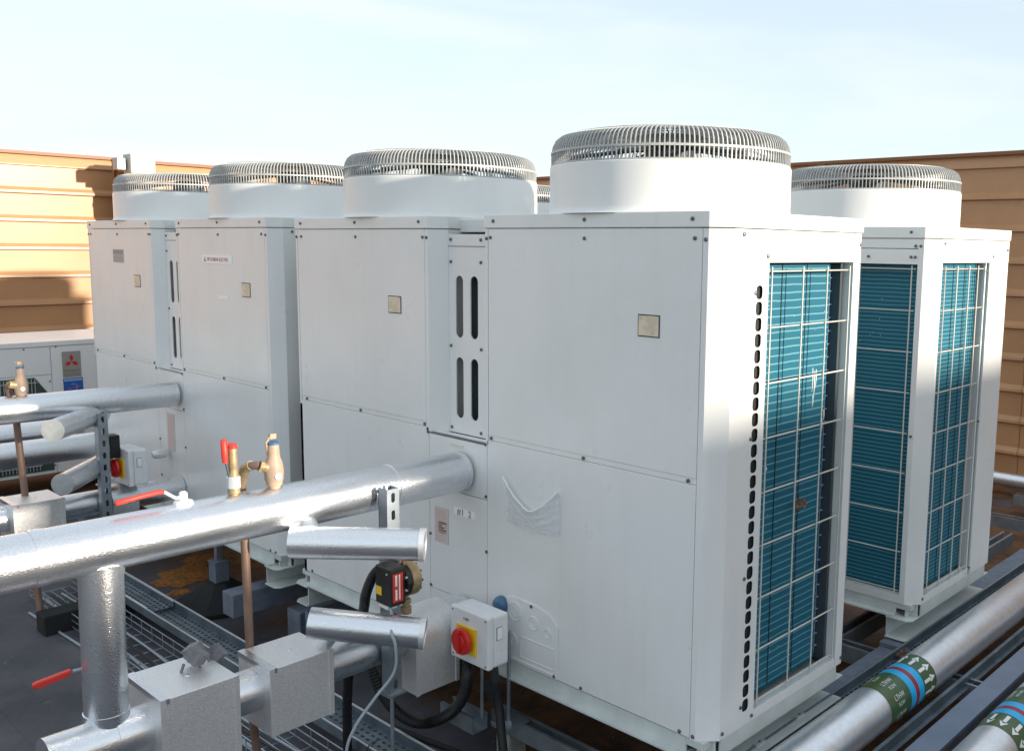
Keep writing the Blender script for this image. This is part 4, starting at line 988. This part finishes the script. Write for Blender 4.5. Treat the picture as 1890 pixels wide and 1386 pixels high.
# ---------------------------------------------------------------- cable trays in front of the chillers
def perforated_tray(name, x0, x1, y0, y1, z, rim, label, axis='y', pitch=.03):
    root = empty(name, (0, 0, z), label=label, cat='cable tray', group='steel cable trays')
    T = (lambda a, b_, d_: (a, b_, -d_)) if axis == 'y' else (lambda a, b_, d_: (b_, a, -d_))
    mb = MB(); W_ = x1-x0; nu = int(round(W_/.022)); nv = int((y1-y0)/pitch); cells = []
    for i in range(nu):
        for j in range(nv):
            u0_, u1_ = x0+i*W_/nu, x0+(i+1)*W_/nu; v0_, v1_ = y0+j*(y1-y0)/nv, y0+(j+1)*(y1-y0)/nv
            sh = (v1_-v0_)*.22*(1 if i % 2 else -1)
            cells.append((u0_, u1_, v0_, v1_, ((u0_+u1_)/2, (v0_+v1_)/2+sh*.55, .0105, .0185, .0050)))
    mb.plate(cells, T, .0015, n=8); mb.build('perforated_base', 'tray', root)
    mb = MB()
    for xx in (x0, x1):
        pts = ((xx-.001, xx+.001, 0, rim),)
        for a, b_, c_, d_ in pts:
            if axis == 'y': mb.box(a, b_, y0, y1, c_, d_)
            else: mb.box(y0, y1, a, b_, c_, d_)
    mb.build('side_wall', 'tray', root)
    mb = MB()
    for xx, w_ in ((x0, .004), (x1, .006)):
        if axis == 'y': mb.box(xx-w_*.5, xx+w_*.5, y0, y1, rim, rim+.004)
        else: mb.box(y0, y1, xx-w_*.5, xx+w_*.5, rim, rim+.004)
    mb.build('rim', 'zincrim' if axis == 'y' else 'galv', root)
    return root
perforated_tray('perforated_tray', -.335, -.215, .2, 3.3, -.288, .034, 'perforated steel tray with bright rim on the roof in front of the chillers')
ov = perforated_tray('perforated_tray', -.332, -.222, 2.62, 3.32, -.272, .020, 'short overlapping length of perforated tray at the far end of the long tray')
bt = empty('wire_basket_tray', (-.45, 1.8, -.345), label='wire basket cable tray lying left of the perforated tray', cat='cable tray', group='steel cable trays')
mb = MB(); x0_, x1_ = -.085, .085; yy0, yy1 = -1.4, 1.6; hh = .058
nW = 30
for i in range(nW+1):
    y_ = yy0+(yy1-yy0)*i/nW
    mb.tube([(x0_, y_, hh), (x0_, y_, 0), (x1_, y_, 0), (x1_, y_, hh)], .0022, 5)
for x_, z_ in ((x0_, hh), (x0_, hh/2), (x0_, 0), (-.045, 0), (0, 0), (.045, 0), (x1_, 0), (x1_, hh/2), (x1_, hh)):
    mb.tube([(x_, yy0, z_), (x_, yy1, z_)], .0024, 5)
mb.build('wire_basket', 'galv', bt)
for k, (xx, lab) in enumerate(((-.51, 'pale'), (-.47, 'middle'), (-.43, 'right'))):
    cable('tray_cable', [(xx, .5, -.338), (xx+.012, 1.1, -.334), (xx-.010, 1.8, -.336), (xx+.014, 2.5, -.334), (xx-.004, 3.3, -.336)], .0045, 'cable' if k != 1 else 'black', ('left grey cable lying in the wire basket tray', 'black cable lying in the wire basket tray', 'right grey cable lying in the wire basket tray')[k])
cable('floor_cable', [(-.57, .8, ROOF+.006), (-.565, 1.3, ROOF+.007), (-.59, 1.8, ROOF+.006), (-.57, 2.4, ROOF+.008), (-.60, 3.2, ROOF+.006)], .005, 'cable', 'grey cable lying on the roof left of the wire basket')
cable('floor_cable', [(-.05, .9, ROOF+.008), (-.12, 1.4, ROOF+.008), (-.09, 2.0, ROOF+.01), (-.15, 2.7, ROOF+.008), (-.12, 3.4, ROOF+.008)], .010, 'rubber', 'black cable snaking on the roof along the chiller bases')
for x_, y_, z_, lab in ((-.335, 1.02, -.262, 'black cable tie on the tray rim nearest the camera'), (-.335, 1.75, -.262, 'black cable tie on the tray rim below the vertical pipe'), (-.215, 1.45, -.262, 'black cable tie on the bright outer tray rim'), (-.535, 2.05, -.31, 'black cable tie on the left edge of the wire basket')):
    ct = empty('cable_tie', (x_, y_, z_), label=lab, cat='cable tie', group='black cable ties on the trays')
    mb = MB(); mb.tube([(.009*math.cos(a), .002*math.sin(a*2), .012*math.sin(a)) for a in [2*math.pi*k/14 for k in range(15)]], .0022, 6, caps=False); mb.build('tie_loop', 'black', ct)
    mb = MB(); mb.tube([(.008, 0, .004), (.020, .004, .014), (.034, .004, .016)], .0016, 5); mb.build('tie_tail', 'black', ct)
# supports and blocks
sf = empty('post_stand', (.03, 2.72, ROOF), label='grey steel post on a black rubber cone under the far left chiller', cat='support')
mb = MB(); mb.lathe((0, 0, 0), (0, 0, 1), [(0, .20), (.02, .20), (.06, .12), (.11, .06), (.115, .03)], 8); mb.build('rubber_base', 'rubber', sf)
mb = MB(); mb.box(-.032, .032, -.032, .032, .10, .205); mb.box(-.035, .035, -.035, .035, .2, .208); mb.build('post_sleeve', 'concrete', sf, bevel=.002)
mb = MB(); mb.box(-.013, .013, -.013, .013, .208, .34); mb.build('post', 'galv', sf)
def beam(name, loc, dims, mt, label, cat='beam', group=None, open_=False):
    root = empty(name, loc, label=label, cat=cat, group=group)
    x, y, z = dims; mb = MB()
    if open_:
        t = .004
        if y >= x:
            mb.box(-x/2, x/2, -y/2, y/2, 0, t); mb.box(-x/2, -x/2+t, -y/2, y/2, t, z); mb.box(x/2-t, x/2, -y/2, y/2, t, z)
            mb.box(-x/2, -x/2+.011, -y/2, y/2, z, z+.003); mb.box(x/2-.011, x/2, -y/2, y/2, z, z+.003)
        else:
            mb.box(-x/2, x/2, -y/2, y/2, 0, t); mb.box(-x/2, x/2, -y/2, -y/2+t, t, z); mb.box(-x/2, x/2, y/2-t, y/2, t, z)
            mb.box(-x/2, x/2, -y/2, -y/2+.011, z, z+.003); mb.box(-x/2, x/2, y/2-.011, y/2, z, z+.003)
        mb.build('channel', mt, root)
    else:
        mb.box(-x/2, x/2, -y/2, y/2, 0, z); mb.build('block', mt, root, bevel=.004)
    return root
GB = 'galvanised support channels'
beam('support_channel', (.035, .35, -.255), (.05, 1.0, .055), 'galv', 'galvanised channel running under the front edge of the nearest chiller', open_=True, group=GB)
beam('support_channel', (-.05, .915, -.245), (.06, .16, .05), 'galv', 'short galvanised channel end left of the black cable', open_=True, group=GB)
beam('support_channel', (1.2, -.25, -.225), (.055, 1.5, .06), 'galv', 'galvanised channel crossing under both banded pipes', open_=True, group=GB)
beam('support_channel', (3.35, -.2, -.225), (.055, 1.6, .06), 'galv', 'galvanised channel crossing under the banded pipes near the brown wall', open_=True, group=GB)
beam('support_channel', (1.9, .30, -.225), (2.3, .055, .06), 'galv', 'long galvanised channel beside the rear chiller foot', open_=True, group=GB)
beam('support_beam', (.75, .09, -.26), (1.5, .09, .10), 'concrete', 'grey beam under the near end of the nearest chiller', group='beams under the chillers')
beam('support_beam', (.42, 2.32, -.26), (1.1, .09, .10), 'concrete', 'grey beam under the near foot of the far left chiller', group='beams under the chillers')
beam('support_beam', (.75, 1.90, -.27), (1.5, .09, .10), 'concrete', 'grey beam under the far foot of the nearest chiller', group='beams under the chillers')
beam('support_beam', (2.0, .09, -.24), (1.5, .09, .10), 'concrete', 'grey beam under the near end of the rear chiller', group='beams under the chillers')
beam('support_beam', (.6, 4.0, -.26), (1.4, .09, .10), 'concrete', 'grey beam under the far end of the far left chiller', group='beams under the chillers')
beam('support_beam', (2.0, 2.1, -.24), (1.6, .12, .10), 'concrete', 'grey beam between the two rear chillers', group='beams under the chillers')
for i, (x, y, lab) in enumerate(((.05, .80, 'pale square foot under the channel beside the black cable'), (1.2, -.36, 'pale square foot under the channel between the banded pipes'), (.75, 1.90, 'square foot under the middle beam'), (.7, .09, 'square foot under the near beam'), (2.0, .09, 'square foot under the rear chiller'))):
    beam('support_block', (x, y, ROOF), (.075, .06, .103 if i < 1 else .098), mat('pale_block', (.42, .42, .38), .7, noise=.2, nscale=12) if i < 2 else 'rubber', lab, cat='support', group='square feet on the roof')
beam('rubber_block', (-.46, 2.93, ROOF), (.36, .10, .085), 'rubber', 'long black rubber block on the roof behind the vertical pipe', cat='rubber block', group='rubber blocks')
beam('rubber_block', (.16, 2.12, ROOF), (.22, .10, .13), 'concrete', 'blue grey block on the roof between the chillers', cat='rubber block', group='rubber blocks')
# ---------------------------------------------------------------- banded pipes at lower right
def band_pipe(Y, Z, rad, x0, x1, bx0, bx1, flip, label):
    root = empty('banded_pipe', (x0, Y, Z), label=label, cat='pipe', group='large pipes with identification bands')
    L = x1-x0
    mb = MB(); nseg = 60
    mb.tube([(L*i/nseg, 0, 0) for i in range(nseg+1)], rad, 56); mb.build('cladding_jacket', 'alupipe', root, smooth=50)
    b0, b1 = bx0-x0, bx1-x0; W_ = b1-b0
    def sleeve(a, b_, off, name, mt, par):
        mb = MB(); mb.tube([(a, 0, 0), (b_, 0, 0)], rad+off, 64, caps=False); return mb.build(name, mt, par, smooth=50)
    band = sleeve(b0, b1, .0008, 'identification_band', 'olive', root)
    fr = (.42, .53, .60, .71) if not flip else (.29, .40, .47, .58)
    for a, b_, mt in ((fr[0], fr[1], 'cyan'), (fr[1], fr[2], 'crimson'), (fr[2], fr[3], 'cyan')):
        sleeve(b0+W_*a, b0+W_*b_, .0014 if mt == 'cyan' else .0016, 'blue_stripe' if mt == 'cyan' else 'crimson_stripe', mt, band)
    rr = rad+.0016
    # arrows wrapped on the surface
    ar0, ar1 = (.74, .97) if not flip else (.03, .26)
    for k in range(12):
        ang = R(30*k+8); mb = MB()
        s_ = W_*ar0+b0; e_ = W_*ar1+b0
        if flip: s_, e_ = e_, s_
        dd = e_-s_; hw = .0052; hh_ = .0125
        def P(a, w_): th = ang+w_/rr; return V(s_+dd*a, rr*math.cos(th), rr*math.sin(th))
        mb.add([P(0, -hw), P(.58, -hw), P(.58, hw), P(0, hw)], [(0, 1, 2, 3)])
        mb.add([P(.58, -hh_), P(1, 0), P(.58, hh_)], [(0, 1, 2)])
        mb.build('flow_arrow', 'arrow', band, recalc=False)
    t0 = (.22 if not flip else .80)
    for k in range(8):
        ang = R(45*k+20)
        def T(a, b_, c_, ang=ang):
            # text reads along the pipe
            th = ang-(b_)/rr
            return V(b0+W_*t0+a, rr*math.cos(th)*(1), rr*math.sin(th))
        text('LTHW', .022, 'band_writing', 'arrow', band, lambda a, b_, c_, T=T: T(a, -b_+.011, c_) if False else T(a, b_+.011, c_), extr=0)
        text('FLOW' if not flip else 'RETURN', .016, 'band_writing', 'arrow', band, lambda a, b_, c_, T=T: T(a, b_-.011, c_), extr=0, sx=.9)
    return root
band_pipe(-.12, -.10, .068, -.6, 5.1, .665, .985, False, 'large pale pipe nearer the chillers with arrows pointing away along its striped band')
band_pipe(-.475, -.10, .068, -.6, 5.1, .69, 1.01, True, 'large pale pipe at the lower right corner with arrows pointing back along its striped band')
perforated_tray('perforated_tray', -.035, .035, -.3, 3.2, -.150, .028, 'narrow perforated tray between the chillers and the nearer banded pipe', axis='x')
def mkcover():
    root = empty('tray_cover', (1.5, -.33, -.115), label='flat blue grey covered tray between the two banded pipes', cat='cable tray', group='steel cable trays')
    mb = MB(); mb.box(-2.1, 3.4, -.036, .036, 0, .014); mb.build('cover', mat('grey_blue_cover', (.22, .27, .36), .45, .4, noise=.12, nscale=5), root, bevel=.002)
    mb = MB(); mb.box(-2.1, 3.4, -.033, .033, -.045, -.0005); mb.build('trough', 'tray', root)
mkcover()
rl_ = empty('pipe_rail', (2.2, -.205, -.172), label='thin dark rail along the outer side of the nearer banded pipe', cat='rail')
mb = MB(); mb.box(-2.6, 2.8, -.006, .006, 0, .03); mb.box(-2.6, 2.8, -.02, .006, -.004, -.0004); mb.build('rail', 'tray', rl_)
for i, x in enumerate((.30, .42)):
    o = label(None, 'tray_coupler', .0, .02, 0, .03, 'zincrim')
    bpy.data.objects.remove(o)
    cpl = empty('tray_coupler', (x if i == 0 else .52, .036, -.122), label=('nearer bright joint clip on the narrow perforated tray' if i == 0 else 'farther bright joint clip on the narrow perforated tray'), cat='clip', group='bright tray joint clips')
    mb = MB(); mb.box(-.022, .022, -.006, .008, -.012, .006); mb.build('clip_plate', 'zincrim', cpl, bevel=.0015)
    mb = MB(); mb.lathe((0, .0, .006), (0, 0, 1), [(0, .003), (.003, .003)], 8); mb.build('clip_bolt', 'screw', cpl)
# crumpled rag on the channel
rg = empty('crumpled_rag', (1.18, .0, -.155), label='small crumpled brown rag behind the nearer banded pipe', cat='rag')
b = bmesh.new(); bmesh.ops.create_icosphere(b, subdivisions=4, radius=.035)
for v in b.verts: v.co = v.co*(1+.55*mnoise.noise(v.co*60))*1.0; v.co.z *= .8; v.co.z += .01
me = bpy.data.meshes.new('rag'); b.to_mesh(me); b.free(); me.materials.append(mat('brown_cloth', (.16, .13, .10), .9, noise=.5, nscale=40, col2=(.10, .05, .04)))
o = bpy.data.objects.new('rag_cloth', me); COL.objects.link(o); o.parent = rg
# pipe at wall foot
pipe('insulated_pipe', [(4.62, -4, -.255), (4.62, 5.5, -.255)], .045, 'pale pipe running along the foot of the brown wall', mt='alupipe', group='foil clad water pipes')
beam('support_channel', (4.2, .05, -.30), (.06, 1.2, .06), 'galv', 'galvanised channel on the roof near the brown wall', open_=True, group=GB)
# lichen patches on the roof, warm sunlight painted into their orange
rnd = random.Random(21)
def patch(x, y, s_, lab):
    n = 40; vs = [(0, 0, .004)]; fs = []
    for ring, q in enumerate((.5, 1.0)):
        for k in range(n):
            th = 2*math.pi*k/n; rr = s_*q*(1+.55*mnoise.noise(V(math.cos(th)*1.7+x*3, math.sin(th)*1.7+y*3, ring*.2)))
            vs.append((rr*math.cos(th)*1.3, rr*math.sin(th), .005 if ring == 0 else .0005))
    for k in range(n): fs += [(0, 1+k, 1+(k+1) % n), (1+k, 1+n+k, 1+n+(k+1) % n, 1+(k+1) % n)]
    mb = MB(); mb.add(vs, fs); o = mb.build('sunlit_algae_patch', 'sunlit_algae', None, loc=(x, y, ROOF+.001)); tag(o, lab, 'sunlit_algae', 'orange lichen patches on the roof')
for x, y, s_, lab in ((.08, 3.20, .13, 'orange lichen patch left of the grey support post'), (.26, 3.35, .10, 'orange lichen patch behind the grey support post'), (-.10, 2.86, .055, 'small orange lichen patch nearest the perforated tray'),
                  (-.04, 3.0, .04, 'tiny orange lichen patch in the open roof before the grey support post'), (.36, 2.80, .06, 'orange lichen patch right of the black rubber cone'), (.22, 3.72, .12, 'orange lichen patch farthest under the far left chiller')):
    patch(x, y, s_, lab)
# ---------------------------------------------------------------- cream box on the wall corner
cb = empty('junction_box', (1.545, 7.02, 1.815), label='cream box with small blue grey fitting on the wall top at left', cat='box')
mb = MB(); mb.box(-.10, .105, -.06, .10, 0, .165); mb.build('housing', 'cream', cb, bevel=.01)
mb = MB(); mb.box(-.185, -.115, .0, .10, .03, .13); mb.build('side_fitting', 'galv', cb, bevel=.006)
mb = MB(); mb.box(-.13, -.11, .03, .08, .05, .10); mb.box(-.05, .05, .10, .24, .03, .11); mb.build('bracket', 'capping', cb)
